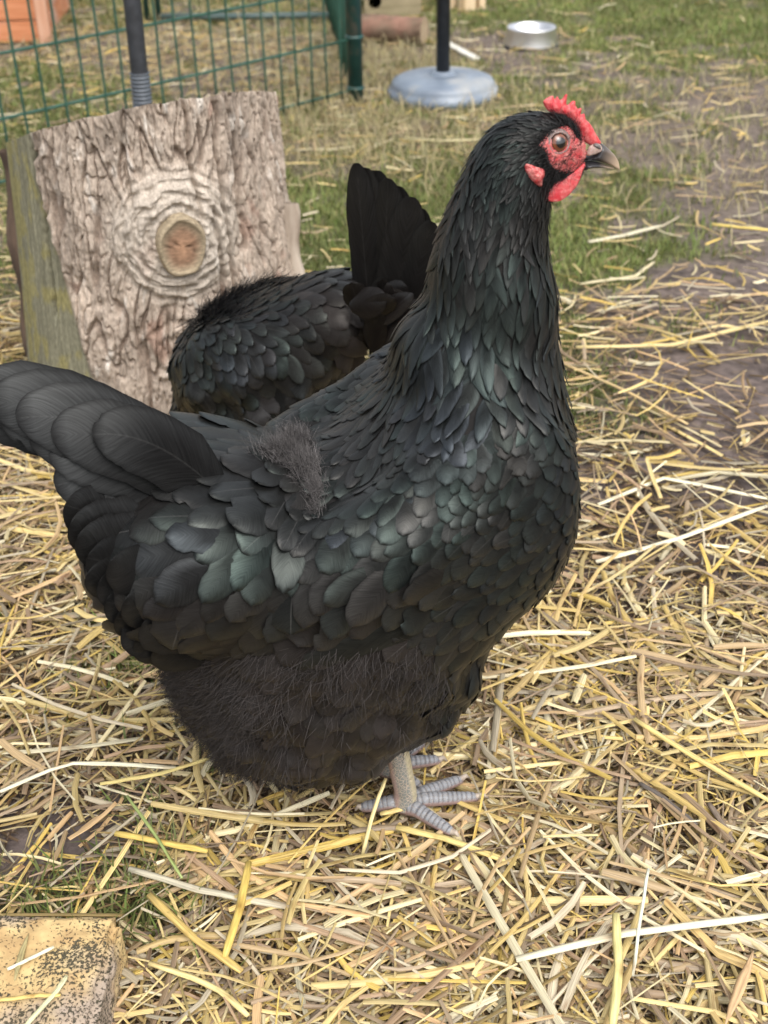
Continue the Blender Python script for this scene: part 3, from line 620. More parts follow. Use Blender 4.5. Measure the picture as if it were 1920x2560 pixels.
# pale split billets
mbil = noise_mat('fresh_split_wood', (.55, .40, .23), (.70, .55, .36), 30, .8, .2, .3, stretch=(3, 1, .3))
for i, (u, v, hh, lab) in enumerate([(1128, 19, .20, 'left pale split billet standing at the top edge'), (1168, 23, .24, 'widest pale split billet standing at the top edge'), (1202, 17, .19, 'right pale split billet standing at the top edge')]):
    p = ground(u, v); wdt = [.036, .056, .030][i]; poly = [(-wdt*.5, 0), (-wdt*.2, -.016), (wdt*.5, -.004), (wdt*.42, .03), (-wdt*.3, .036)]
    V = [(x*(1+.02*k), y, z) for k, z in enumerate((-.004, hh*.5, hh)) for x, y in poly]; Fc = [(k*5+j, k*5+(j+1) % 5, (k+1)*5+(j+1) % 5, (k+1)*5+j) for k in range(2) for j in range(5)]+[(14, 13, 12, 11, 10)][::-1]
    o = mesh_obj('wood_billet', V, Fc, mbil, smooth=False); o.location = p; tag(o, lab, 'firewood', 'split billets at the top edge')
# pale lath
p, q = ground(1118, 106, .012), ground(1190, 150, .006)
lt = box('wood_lath', (np.linalg.norm(q-p), .022, .008), (p+q)/2, noise_mat('white_wood', (.55, .53, .46), (.72, .70, .62), 30, .7, .3, .2, stretch=(.3, 2, 1)), rz=math.atan2(q[1]-p[1], q[0]-p[0])); tag(lt, 'thin whitish wooden lath lying on grass behind the round base', 'stick')

# ================================================================== HENS
DS = 1920/1659
def feather_material():
    m, n, b = mat_new('feather'); L = n.links.new
    fc = add(n, 'ShaderNodeAttribute', attribute_name='fcol'); ft = add(n, 'ShaderNodeAttribute', attribute_name='ftint'); uv = add(n, 'ShaderNodeUVMap', uv_map='uv')
    sp = add(n, 'ShaderNodeSeparateXYZ'); L(uv.outputs[0], sp.inputs[0])
    def mth(op, a, b_=None, c=None):
        x = add(n, 'ShaderNodeMath', operation=op)
        for i, q in enumerate((a, b_, c)):
            if q is None: continue
            if isinstance(q, (int, float)): x.inputs[i].default_value = q
            else: L(q, x.inputs[i])
        return x.outputs[0]
    uc = mth('ABSOLUTE', mth('SUBTRACT', sp.outputs[0], .5))
    bv = mth('SUBTRACT', sp.outputs[1], mth('MULTIPLY', uc, .55))            # barbs slant to the tip
    cb = add(n, 'ShaderNodeCombineXYZ'); L(mth('MULTIPLY', bv, 75), cb.inputs[0]); L(mth('MULTIPLY', sp.outputs[0], 3), cb.inputs[1]); L(mth('MULTIPLY', ft.outputs['Alpha'], 40), cb.inputs[2])
    nz = add(n, 'ShaderNodeTexNoise', Scale=1, Detail=3); L(cb.outputs[0], nz.inputs['Vector'])
    mr = add(n, 'ShaderNodeMapRange'); mr.inputs[1].default_value = .3; mr.inputs[2].default_value = .7; mr.inputs[3].default_value = .75; mr.inputs[4].default_value = 1.3; L(nz.outputs[0], mr.inputs[0])
    sc = add(n, 'ShaderNodeVectorMath', operation='SCALE'); L(fc.outputs['Color'], sc.inputs[0]); L(mr.outputs[0], sc.inputs['Scale'])
    rach = mth('LESS_THAN', uc, .014); rf = mth('MULTIPLY', rach, mth('MULTIPLY', fc.outputs['Alpha'], .22))
    mx = add(n, 'ShaderNodeMixRGB'); L(rf, mx.inputs[0]); L(sc.outputs[0], mx.inputs[1]); mx.inputs[2].default_value = (.12, .115, .11, 1)
    L(mx.outputs[0], b.inputs['Base Color'])
    e1 = add(n, 'ShaderNodeMapRange'); e1.inputs[1].default_value = .45; e1.inputs[2].default_value = .98; L(sp.outputs[1], e1.inputs[0])
    e2 = add(n, 'ShaderNodeMapRange'); e2.inputs[1].default_value = .18; e2.inputs[2].default_value = .5; L(uc, e2.inputs[0])
    ed = mth('MAXIMUM', e1.outputs[0], mth('MULTIPLY', e2.outputs[0], .7)); fr1 = add(n, 'ShaderNodeMapRange'); fr1.inputs[1].default_value = .90; fr1.inputs[2].default_value = .99; fr1.inputs[3].default_value = 1; fr1.inputs[4].default_value = .25; L(sp.outputs[1], fr1.inputs[0])
    fr2 = add(n, 'ShaderNodeMapRange'); fr2.inputs[1].default_value = .41; fr2.inputs[2].default_value = .5; fr2.inputs[3].default_value = 1; fr2.inputs[4].default_value = .35; L(uc, fr2.inputs[0])
    brb = add(n, 'ShaderNodeMapRange'); brb.inputs[1].default_value = .3; brb.inputs[2].default_value = .7; brb.inputs[3].default_value = .68; brb.inputs[4].default_value = 1.32; L(nz.outputs[0], brb.inputs[0])
    sf = mth('MULTIPLY', mth('MULTIPLY', mth('MULTIPLY', mth('MULTIPLY_ADD', ed, 1.45, .26), fr1.outputs[0]), fr2.outputs[0]), brb.outputs[0])
    st_ = add(n, 'ShaderNodeVectorMath', operation='SCALE'); L(ft.outputs['Color'], st_.inputs[0]); L(sf, st_.inputs['Scale']); L(st_.outputs[0], b.inputs['Specular Tint'])
    b.inputs['Specular IOR Level'].default_value = .65
    rr = add(n, 'ShaderNodeMapRange'); rr.inputs[3].default_value = .30; rr.inputs[4].default_value = .50; L(nz.outputs[0], rr.inputs[0]); L(rr.outputs[0], b.inputs['Roughness'])
    bp = add(n, 'ShaderNodeBump', Strength=.18, Distance=.0006); L(nz.outputs[0], bp.inputs['Height']); L(bp.outputs[0], b.inputs['Normal'])
    return m
MFE = feather_material()
MFLUFF = attr_mat('down', 'fcol', rough=.75, spec=.25)
mbody = noise_mat('black_skin', (.008, .007, .007), (.014, .013, .012), 60, .8, .2, .2)

def TT(L): return 1-(1-np.linspace(0, 1, L))**1.75
def feather_grid(spine, nrm, wid, rnd, W=7, cup=.18, notch=None, sd=.06, seed=0):
    """spine (N,L,3) nrm (N,L,3) wid (N,) rnd (N,) -> verts (N,L,W,3)"""
    r = np.random.default_rng(seed); N, L = spine.shape[:2]; t = TT(L)[None]
    T = np.gradient(spine, axis=1); T /= np.linalg.norm(T, axis=-1)[..., None]+1e-12
    S = np.cross(nrm, T); S /= np.linalg.norm(S, axis=-1)[..., None]+1e-12
    pr = np.minimum(1, ((t+.04)/.30))**.6*np.sqrt(np.clip(1-np.clip((t-.58)/.425, 0, 1)**2.1, 0, 1))
    pl = np.minimum(1, ((t+.04)/.35))**.8*np.clip(1-np.clip((t-.30)/.71, 0, 1)**1.9, 0, 1)**.85
    w = (pr*rnd[:, None]+pl*(1-rnd[:, None]))*wid[:, None]*.5
    u = np.linspace(-1, 1, W)
    jit = 1+r.normal(size=(N, L, 2))*sd
    if notch is not None:
        k = r.random(N) < notch; kk = np.where(k)[0]; row = r.integers(int(L*.55), L-1, len(kk)); side = r.integers(0, 2, len(kk)); jit[kk, row, side] *= .45+.3*r.random(len(kk))
    V = np.zeros((N, L, W, 3))
    for j, e in enumerate(u):
        ee = e*(jit[..., 0] if e < 0 else jit[..., 1]) if abs(e) > .9 else np.full((N, L), e)
        back = (abs(e)**2)*wid[:, None]*.10*(t**2)                     # barb ends trail
        V[:, :, j] = spine+S*(w*ee)[..., None]-nrm*(cup*w*e*e)[..., None]+T*(-back*(1-rnd[:, None])*1.0)[..., None]
    return V
def grid_faces(N, L, W):
    q = np.array([(i*W+j, i*W+j+1, (i+1)*W+j+1, (i+1)*W+j) for i in range(L-1) for j in range(W-1)])
    return (np.arange(N)[:, None, None]*L*W+q[None]).reshape(-1, 4)
def grid_uv(N, L, W): return np.tile(np.stack(np.meshgrid(TT(L), np.linspace(0, 1, W), indexing='ij'), -1)[..., ::-1].reshape(-1, 2), (N, 1))

class Hen:
    def __init__(s, prims, H, psi, lo, hi, name, label, step=.0035, lump=.007):
        f0 = make_sdf(prims); s.f = lambda P: f0(P)+lump*np.sin(P[..., 0]*78+P[..., 2]*31)*np.sin(P[..., 1]*70+1)*np.sin(P[..., 2]*84-P[..., 0]*23)*sstep(.24, .16, P[..., 2])
        s.H = np.array(H); p = math.radians(psi); s.psi = p
        s.M = np.array([[math.cos(p), math.sin(p), 0], [-math.sin(p), math.cos(p), 0], [0, 0, 1.]])
        s.near = -1 if (s.M@np.array([0, -1., 0]))[1] < 0 else 1
        s.root = empty(name, H, p); tag(s.root, label, 'chicken')
        V, Q = surface_nets(s.f, lo, hi, step)
        for _ in range(2): g = grad(s.f, V); V = V-g*s.f(V)[:, None]
        s.V, s.Q = V, Q
        s.body = mesh_obj('body', V, Q, mbody, s.root)
    def world(s, P): return np.asarray(P)@s.M+s.H
    def local(s, P): return (np.asarray(P)-s.H)@s.M.T
    def pix(s, P):
        P = np.array(P, float); P[..., 1] = s.near*np.abs(P[..., 1]); return project(s.world(P))
    def mid(s, u, v, y=0.):
        """pixel -> local point in the sagittal plane y"""
        d = s.M@ray(u, v); c = s.local(CAM); t = (y-c[1])/d[1]; return c+d*t
    def surf(s, u, v):
        d = s.M@ray(u, v); d /= np.linalg.norm(d); P = s.local(CAM).copy()
        for _ in range(200):
            k = s.f(P[None])[0]
            if k < 2e-4: break
            P = P+d*k*.8
            if np.linalg.norm(P) > 3: break
        return P
    def control(s, tab):
        s.tab = np.array(tab, float); s.tab[:, :2] *= DS
    def lookup(s, P, p=2.2):
        u, v = s.pix(P); d = ((u[:, None]-s.tab[None, :, 0])**2+(v[:, None]-s.tab[None, :, 1])**2)
        w = 1/(d+900)**p; w /= w.sum(1)[:, None]; return w@s.tab[:, 2:], u, v
    def seeds(s, ncand, excl=None, rscale=1., r_=None):
        r = r_ or rng; A = s.V[s.Q]; ar = np.linalg.norm(np.cross(A[:, 1]-A[:, 0], A[:, 2]-A[:, 0]), axis=1)+np.linalg.norm(np.cross(A[:, 2]-A[:, 0], A[:, 3]-A[:, 0]), axis=1)
        cen = A.mean(1); par, u, v = s.lookup(cen); wt = ar/(par[:, 2]*par[:, 3]); wt /= wt.sum()
        fi = r.choice(len(A), ncand, p=wt); a, b = r.random(ncand), r.random(ncand)
        P = (A[fi, 0]*((1-a)*(1-b))[:, None]+A[fi, 1]*(a*(1-b))[:, None]+A[fi, 2]*(a*b)[:, None]+A[fi, 3]*((1-a)*b)[:, None])
        par, u, v = s.lookup(P)
        if excl is not None: k = ~excl(u, v, P); P, par, u, v = P[k], par[k], u[k], v[k]
        rad = .70*np.sqrt(par[:, 2]*par[:, 3]*.42)*.001*rscale; keep = np.zeros(len(P), int); acc = np.zeros((len(P), 3)); n = 0
        for i in range(len(P)):
            if n == 0 or ((acc[:n]-P[i])**2).sum(1).min() > rad[i]**2: acc[n] = P[i]; keep[n] = i; n += 1
        k = keep[:n]; return P[k], par[k], u[k], v[k]
    def flow(s, P, par, n):
        W = par[:, 0:1]*(_R@s.M.T)[None]-par[:, 1:2]*(_U@s.M.T)[None]
        far = (np.sign(P[:, 1]) != s.near)
        W = np.where(far[:, None], W*np.array([1, -1, 1]), W)
        W = W-n*(W*n).sum(1)[:, None]; return W/(np.linalg.norm(W, axis=1)[:, None]+1e-9)
    def march(s, P, D, ln, L, lift, base=.0008, pw=1.4):
        sp = np.zeros((len(P), L, 3)); nn = np.zeros_like(sp); p = P.copy(); d = D.copy(); t = TT(L); dt = np.append(np.diff(t), 0)
        for i in range(L):
            n = grad(s.f, p); p = p-n*s.f(p)[:, None]; d = d-n*(d*n).sum(1)[:, None]; d /= np.linalg.norm(d, axis=1)[:, None]+1e-9
            sp[:, i] = p+n*(base+lift*t[i]**pw)[:, None]; nn[:, i] = n; p = p+d*(ln*dt[i])[:, None]
        return sp, nn
    def feathers(s, P, par, L=10, W=7, notch=.1, seed=1):
        """par columns: du dv len wid rnd lift sheen brown"""
        n = grad(s.f, P); r = np.random.default_rng(seed); N = len(P)
        D = s.flow(P, par, n); sd = np.cross(n, D); an = r.normal(size=N)*.27; D = D*np.cos(an)[:, None]+sd*np.sin(an)[:, None]
        ln = par[:, 2]*.001*(.78+.42*r.random(N)); wd = par[:, 3]*.001*(.76+.44*r.random(N)); lift = par[:, 5]*.001*(.4+1.2*r.random(N))
        P = P-D*(ln*.45)[:, None]                                        # centre the visible end on the seed
        sp, nn = s.march(P, D, ln, L, lift)
        tw = r.normal(size=(N, 1, 1))*.16; S = np.cross(nn, np.gradient(sp, axis=1)); S /= np.linalg.norm(S, axis=-1)[..., None]+1e-9; nn = nn+S*tw; nn /= np.linalg.norm(nn, axis=-1)[..., None]
        V = feather_grid(sp, nn, wd, par[:, 4].clip(0, 1), W, notch=notch, seed=seed)
        # hug the body across the width
        t = TT(L)[None, :, None]; tgt = .0006+lift[:, None, None]*t**1.4-(np.linspace(-1, 1, W)[None, None]**2)*(.10*wd[:, None, None])*t*(1-.4*t)
        flat = V.reshape(-1, 3); dd = s.f(flat).reshape(N, L, W); V = V+nn[:, :, None, :]*((tgt-dd)*.85)[..., None]
        V[..., 2] = np.maximum(V[..., 2], .006)
        return V, sp
    def colours(s, par, N, P, seed=2, blue=None):
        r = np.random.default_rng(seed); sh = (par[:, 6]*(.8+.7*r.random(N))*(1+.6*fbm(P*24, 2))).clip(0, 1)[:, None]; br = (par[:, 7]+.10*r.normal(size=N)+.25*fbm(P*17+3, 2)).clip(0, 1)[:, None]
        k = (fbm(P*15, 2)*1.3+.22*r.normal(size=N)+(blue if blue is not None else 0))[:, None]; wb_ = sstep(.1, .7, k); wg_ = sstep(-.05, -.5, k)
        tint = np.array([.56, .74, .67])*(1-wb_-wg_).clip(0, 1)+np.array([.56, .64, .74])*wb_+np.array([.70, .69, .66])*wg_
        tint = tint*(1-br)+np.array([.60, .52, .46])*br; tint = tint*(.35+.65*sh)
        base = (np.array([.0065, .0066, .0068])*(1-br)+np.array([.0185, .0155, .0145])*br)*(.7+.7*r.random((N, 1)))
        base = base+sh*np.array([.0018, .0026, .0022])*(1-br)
        rach = np.clip(par[:, 3:4]/24, 0, 1)*(r.random((N, 1)) < .16)
        return np.c_[base, rach], np.c_[tint, r.random(N)]
    def emit(s, name, V, cols, parent, kind='stuff'):
        N, L, W = V.shape[:3]; a, b = cols
        return mesh_obj(name, V.reshape(-1, 3), grid_faces(N, L, W), MFE, parent, uv=grid_uv(N, L, W), cols={'fcol': np.repeat(a, L*W, 0), 'ftint': np.repeat(b, L*W, 0)}, kind=kind)
    def hairs(s, P, par, ln, wd, lift, col, name, parent, seed=5, L=5, jit=.5, tab=True):
        r = np.random.default_rng(seed); N = len(P); n = grad(s.f, P); D = s.flow(P, par, n); sd = np.cross(n, D); an = r.normal(size=N)*jit; D = D*np.cos(an)[:, None]+sd*np.sin(an)[:, None]
        sp, nn = s.march(P, D, ln, L, lift, .002, 1.1); sp = sp+r.normal(size=(N, 1, 3))*.0004+np.linspace(0, 1, L)[None, :, None]**2*r.normal(size=(N, 1, 3))*.003
        T = np.gradient(sp, axis=1); view = s.local(CAM)-sp; Sx = np.cross(T, nn+.3*r.normal(size=(N, 1, 3))); Sx /= np.linalg.norm(Sx, axis=-1)[..., None]+1e-9
        w = (wd[:, None]*np.linspace(1, .15, L)[None]*.5)[..., None]; V = np.stack([sp-Sx*w, sp+Sx*w], 2); V[..., 2] = np.maximum(V[..., 2], .004)
        return mesh_obj(name, V.reshape(-1, 3), grid_faces(N, L, 2), MFLUFF, parent, cols={'fcol': np.repeat(np.c_[col, np.ones(N)], L*2, 0)}, kind='stuff')

def tail_feather(hen, base, tip, wid, up, parent, rnd=.95, bend=.02, label=None, nrm=None, col=None, L=18, W=11, seed=0, cup=.14, mid=None):
    r = np.random.default_rng(seed); base = np.array(base, float); tip = np.array(tip, float); t = TT(L)[:, None]
    c = (base+tip)/2+np.array(up)*bend if mid is None else np.array(mid)
    sp = base*(1-t)**2+2*c*t*(1-t)+tip*t**2
    nr = np.tile(np.array(nrm, float)/np.linalg.norm(nrm), (L, 1)); V = feather_grid(sp[None], nr[None], np.array([wid]), np.array([rnd]), W, cup=cup, notch=.2, sd=.022, seed=seed)
    b = np.array(col if col is not None else (.0075, .0073, .0073))*(.85+.3*r.random()); sh = r.random()
    a = np.append(b, .3*(r.random() < .3))[None]; tt = np.append(np.array([.25, .26, .26])*(.7+.6*sh), r.random())[None]
    o = hen.emit('tail_feather', V, (a, tt), parent, kind=None)
    if label: o['label'] = label
    return o

# ------------------------------------------------------------------ foreground hen
PR1 = [(-0.0497,0,0.2327,0.1593,0.095,0.089,0.7),(0.067,0,0.2819,0.0581,0.085,0.086,7.7),(-0.07,0,0.1700,0.1122,0.099,0.1310,-6.5),(-0.1399,0,0.2723,0.0877,0.085,0.0635,-17.1),(0.0562,0,0.3605,0.0366,0.062,0.072,47),
       (0.0637,0,0.4222,0.0416,0.047,0.0754,8.2),(0.0706,0,0.5044,0.0263,0.028,0.0358,0),(0.0915,0,0.5270,0.0285,0.0195,0.0205,-16,.012),(0.103,0,0.5145,0.0165,0.0135,0.0115,-14,.008),(0.01,.075,0.2716,0.1156,0.030,0.0715,53.7),(0.0037,0,0.164,0.053,0.08,0.0925,-.8),(.018,0,.325,.095,.074,.048,40,.03),(-.145,.050,.277,.080,.052,.054,-8,.010),(-.03,.076,.287,.092,.036,.044,22,.008)]
hen = Hen(PR1, (.015, .745, 0), 12, (-.27, -.15, .0), (.17, .15, .58), 'hen', 'black hen with red comb and wattles standing side on in the foreground')
#      u    v    du  dv  len wid rnd lift sheen brown
TAB = [(1200,255,-1,.05,11,2.6,.3,1.2,.2,0),(1120,262,-1,.15,13,2.8,.3,1.4,.2,0),(1060,300,-.8,.7,16,3.2,.25,1.6,.3,0),(1120,330,-.9,.45,13,2.8,.3,1.4,.2,0),(1110,390,-.35,1,15,3,.3,1.4,.15,0),(1170,440,-.25,1,14,3,.3,1.4,.1,0),
 (1020,370,-.45,1,22,4,.2,1.8,.35,0),(1080,450,-.2,1,24,5,.2,2,.35,0),(1180,510,-.05,1,22,5,.2,2,.35,0),(985,460,-.35,1,28,6,.2,2,.45,0),(1060,570,-.18,1,34,8,.25,2.2,.5,.05),(1170,610,.02,1,32,8,.25,2.2,.5,.05),
 (940,580,-.3,1,36,8,.2,2,.5,0),(1010,680,-.15,1,42,11,.3,2.5,.6,.05),(1120,700,.05,1,40,11,.3,2.5,.65,.05),(1195,720,.05,1,38,9,.25,2.2,.4,.1),(915,680,-.3,1,42,9,.2,2.5,.4,0),(960,800,-.12,1,46,12,.3,3,.55,0),
 (1060,810,.1,1,44,12,.3,3,.7,0),(1160,820,.08,1,40,11,.3,2.6,.5,.1),(1000,890,-.1,1,40,13,.4,2.6,.6,0),(1100,880,.1,1,36,12,.4,2.6,.7,0),
 (830,800,-.75,.6,36,9,.3,2,.55,.1),(740,870,-.8,.55,34,10,.35,2,.6,.15),(680,940,-.85,.5,30,10,.4,2.2,.5,.2),(860,880,-.6,.8,34,12,.5,2.2,.55,.1),(780,960,-.7,.7,32,14,.6,2.4,.6,.2),
 (900,980,-.25,1,28,17,.8,2.6,.55,.2),(1000,1000,-.15,1,28,17,.8,2.8,.55,.1),(1090,980,-.25,1,28,16,.8,2.6,.6,.05),(730,1080,-.55,.85,34,20,.85,3,.7,.15),(840,1100,-.35,.95,32,20,.9,3,.75,.1),(950,1100,-.5,.85,28,18,.9,3,.85,.05),(1040,1090,-.6,.75,27,16,.9,3,.8,0),
 (700,1180,-.5,.9,38,25,.9,3.5,.7,.1),(800,1190,-.45,.95,38,25,.9,3.5,.8,.1),(900,1190,-.7,.75,34,21,.9,3.4,.85,.05),(730,1265,-.6,.85,46,30,.9,8,.55,.2),(830,1290,-.55,.9,46,30,.9,10,.6,.15),(920,1285,-.7,.75,40,25,.9,8,.6,.1),
 (1160,960,-.1,1,28,18,.85,3,.55,0),(1220,960,-.15,1,26,17,.85,3,.5,0),(1180,1060,-.35,.95,30,20,.9,3,.5,0),(1240,1080,-.4,1,26,17,.9,3,.5,0),(1100,1160,-.75,.7,32,21,.9,3.2,.55,.05),(1190,1170,-.6,.85,30,20,.9,3.2,.5,0),
 (1030,1230,-.85,.6,34,22,.9,3.2,.6,.1),(1110,1270,-.8,.7,34,22,.9,3.4,.55,.05),(1190,1250,-.7,.8,28,19,.9,3.2,.45,0),(990,1330,-.7,.7,36,23,.9,3.4,.5,.15),(1070,1340,-.65,.85,34,22,.9,3.4,.5,.1),(1030,1430,-.45,.95,36,20,.75,3,.35,.2),(980,1520,-.35,1,36,18,.7,3,.25,.3),
 (880,1400,-.3,1,36,24,.8,3.5,.22,.75),(760,1440,-.35,.95,36,26,.8,3.5,.22,.85),(620,1450,-.6,.75,34,24,.8,3.5,.22,.8),(500,1470,-.75,.55,32,22,.8,4,.22,.85),(420,1500,-.85,.4,30,18,.7,5,.18,.9),(850,1520,-.2,1,36,26,.85,3.5,.25,.75),(700,1540,-.35,1,34,25,.85,3.5,.22,.8),
 (540,1560,-.65,.75,32,22,.8,4.5,.2,.9),(780,1620,-.2,1,36,27,.9,3.5,.28,.6),(650,1640,-.4,.9,32,23,.85,4.5,.22,.85),(890,1590,-.2,1,34,24,.9,3,.28,.55),(480,1600,-.7,.7,28,18,.7,5,.03,.9),
 (640,1000,-.8,.5,38,20,.8,3,.4,.4),(560,990,-.9,.35,44,25,.85,4,.55,.2),(470,985,-1,.22,46,26,.85,4,.5,.15),(380,1000,-1,.25,50,28,.85,4,.35,.2),(310,1050,-1,.35,54,31,.9,5,.2,.25),(230,1080,-1,.45,56,32,.9,5,.12,.3),
 (620,1100,-.6,.8,44,26,.88,4,.7,.1),(530,1100,-.75,.65,46,28,.88,4.5,.75,.1),(430,1100,-.85,.5,48,29,.88,4.5,.55,.15),(330,1150,-.9,.45,52,31,.9,5.5,.2,.25),(610,1190,-.4,.95,44,28,.9,4.5,.75,.05),(520,1200,-.5,.9,44,28,.9,5,.7,.1),(420,1220,-.7,.7,48,29,.9,5.5,.35,.2),
 (300,1260,-.9,.4,52,30,.9,7,.12,.35),(220,1200,-1,.2,50,28,.9,7,.1,.35),(600,1290,-.3,1,42,28,.9,4.5,.4,.2),(510,1300,-.5,.9,42,28,.9,5,.35,.25),(400,1330,-.75,.65,46,28,.9,6,.15,.35),(300,1360,-.9,.3,44,26,.85,8,.1,.4),(540,1380,-.5,.85,38,25,.9,5,.2,.4),(440,1390,-.7,.6,40,25,.9,6,.12,.45)]
hen.control(TAB)
_m = ((hen.tab[:, 0] > 690*DS) & (hen.tab[:, 1] > 900*DS) & (hen.tab[:, 1] < 1400*DS)); hen.tab[_m, 4:6] *= .86; hen.tab[_m & (hen.tab[:, 7] < 6), 7] *= .62
# --- facial features traced in head close-up coordinates
def zf(pts): return np.array([(1280+x/5.53, 210+y/5.53) for x, y in pts])
FACE = smooth_poly(zf([(345,860),(420,760),(530,665),(640,610),(760,590),(860,630),(900,720),(960,690),(1000,700),(1100,800),(1235,812),(1240,940),(1100,980),(1000,1010),(960,1070),(1015,1090),(985,1175),(860,1215),(760,1245),(600,1200),(500,1090),(480,980),(430,900)]), 2)
LOBE = smooth_poly(zf([(150,1125),(205,1095),(330,1150),(430,1165),(425,1260),(390,1330),(385,1440),(300,1375),(210,1275)]), 2)
def excl_face(u, v, P):
    uv = np.stack([u, v], -1); return (poly_sd(uv, FACE) < 3) | (poly_sd(uv, LOBE) < 0) | ((u > 1455) & (v < 460))
S, par, u, v = hen.seeds(80000, excl_face, .9)
# tracts
uD, vD = u/DS, v/DS; near = np.sign(S[:, 1]) == hen.near
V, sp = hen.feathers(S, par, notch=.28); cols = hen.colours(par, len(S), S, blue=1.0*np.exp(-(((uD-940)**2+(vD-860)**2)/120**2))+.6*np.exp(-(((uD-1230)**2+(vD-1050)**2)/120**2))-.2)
tract = np.full(len(S), 0)                                   # 0 head/neck 1 wing 2 breast 3 saddle 4 belly
low = vD > np.interp(uD, [300, 480, 600, 700, 800, 900, 960, 1080], [1420, 1420, 1360, 1330, 1340, 1340, 1420, 1560])
tract[(vD > 900) & (uD > 640)] = 1; tract[(uD > 1060) & (vD > 900)] = 2; tract[(uD > 960) & (vD > 1240)] = 2
tract[(uD <= 660) & (vD > 930)] = 3; tract[low] = 4; tract[(vD <= 900)] = 0
hen.parts = {}
for k, (nm, lab) in enumerate([('neck_hackle', None), ('wing', 'folded wing with green glossed coverts'), ('breast_plumage', None), ('saddle_cushion', 'bulging rump cushion of broad glossy feathers'), ('belly_plumage', 'brownish black soft belly plumage')]):
    o = empty(nm, (0, 0, 0), 0, hen.root); hen.parts[k] = o
    if lab: o['label'] = lab
big = np.where(near & (tract > 0) & (par[:, 3] > 15), par[:, 2]*par[:, 3], 0); order = np.argsort(-big)[:296]; single = np.zeros(len(S), bool); single[order] = big[order] > 0
for k in range(5):
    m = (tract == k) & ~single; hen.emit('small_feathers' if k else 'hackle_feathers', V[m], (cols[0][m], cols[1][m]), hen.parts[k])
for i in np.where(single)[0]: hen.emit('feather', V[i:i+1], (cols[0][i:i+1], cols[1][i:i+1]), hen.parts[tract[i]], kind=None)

# --- downy strands: belly, grey patch between saddle and wing, rump edge
def scatter(h, n, weight):
    A = h.V[h.Q]; cen = A.mean(1); u, v = h.pix(cen); w_ = weight(u/DS, v/DS, cen); w_ = w_*np.linalg.norm(np.cross(A[:, 1]-A[:, 0], A[:, 3]-A[:, 0]), axis=1); w_ /= w_.sum()
    fi = rng.choice(len(A), n, p=w_); a, b = rng.random(n), rng.random(n)
    return A[fi, 0]*((1-a)*(1-b))[:, None]+A[fi, 1]*(a*(1-b))[:, None]+A[fi, 2]*(a*b)[:, None]+A[fi, 3]*((1-a)*b)[:, None]
def blob(u, v, x, y, r): return np.exp(-(((u-x)**2+(v-y)**2)/r**2))
wb = lambda u, v, P: (v > np.interp(u, [300, 480, 600, 700, 800, 900, 960, 1100], [1400, 1420, 1380, 1350, 1340, 1340, 1450, 1700]))*(1+1.5*(u < 560))*(1.2-1.0*sstep(1430, 1560, v)*sstep(560, 680, u))*(v > np.interp(u, [600, 700, 950], [1400, 1385, 1385]))
P = scatter(hen, 12000, wb); par_, _, _ = hen.lookup(P); n = len(P)
hen.hairs(P, par_, .008+.012*rng.random(n), .00025+.0003*rng.random(n), .004+.005*rng.random(n), np.array([.030, .0255, .024])*(.4+1.2*rng.random((n, 1))), 'belly_fluff', hen.parts[4])
we = lambda u, v, P: wb(u, v, P)*(1.*(u < 520)+1.*(v > 1600)*(u < 700)+.25)
P = scatter(hen, 5000, we); par_, _, _ = hen.lookup(P); n = len(P)
hen.hairs(P, par_, .014+.016*rng.random(n), .00025+.0003*rng.random(n), .006+.009*rng.random(n), np.array([.024, .020, .0185])*(.5+1.1*rng.random((n, 1))), 'loose_fluff', hen.parts[4], seed=19)
wg = lambda u, v, P: blob(u, v, 575, 930, 30)*1.6+1.2*blob(u, v, 622, 972, 22)+.7*blob(u, v, 662, 1015, 18)+.4*blob(u, v, 684, 1060, 13)+.1*blob(u, v, 684, 1110, 11)
P = scatter(hen, 6500, wg); par_, _, _ = hen.lookup(P); n = len(P); par_[:, 0] = -.5+.5*rng.normal(size=n); par_[:, 1] = -.1+.6*rng.normal(size=n)
hen.hairs(P, par_, .004+.007*rng.random(n), .00022+.0002*rng.random(n), .004+.007*rng.random(n), np.array([.10, .092, .09])*(.5+.8*rng.random((n, 1))), 'grey_down', hen.parts[3], seed=8)
# --- tail
def tp(u, v, y): return hen.mid(u*DS, v*DS, y)
tb = hen.root
TF_ = [  # base, tip (display px), lateral y, width, bend
 ((420,1070),(-120,850),.000,.050,.034),((420,1075),(-90,875),-.006,.050,.034),((430,1080),(-75,850),-.010,.052,.046),((440,1080),(-25,872),-.016,.052,.046),((420,1085),(0,905),-.018,.048,.034),
 ((450,1080),(35,905),-.022,.052,.044),((440,1090),(62,945),-.025,.046,.030),((470,1080),(112,945),-.030,.050,.038),((440,1095),(105,985),-.031,.046,.028),((440,1100),(118,1050),-.035,.050,.026),((480,1070),(200,940),-.035,.044,.030)]
for i, (b_, t_, y, wd, bd) in enumerate(TF_):
    tail_feather(hen, tp(b_[0], b_[1], y), tp(t_[0], t_[1], y), wd, (0, 0, 1), tb, bend=bd, nrm=(.12, -1, .50+.02*i), seed=50+i, cup=.08)
for i, (b_, t_, y, wd, bd) in enumerate(TF_[::2]):
    b2 = tp(b_[0], b_[1], 0); t2 = tp(t_[0], t_[1], 0); b2[1] = .012+.006*i; t2[1] = .016+.008*i; b2[2] -= .01; t2[2] -= .015; tail_feather(hen, b2, t2, wd, (0, 0, 1), tb, bend=bd, nrm=(.15, 1, .55), seed=80+i)
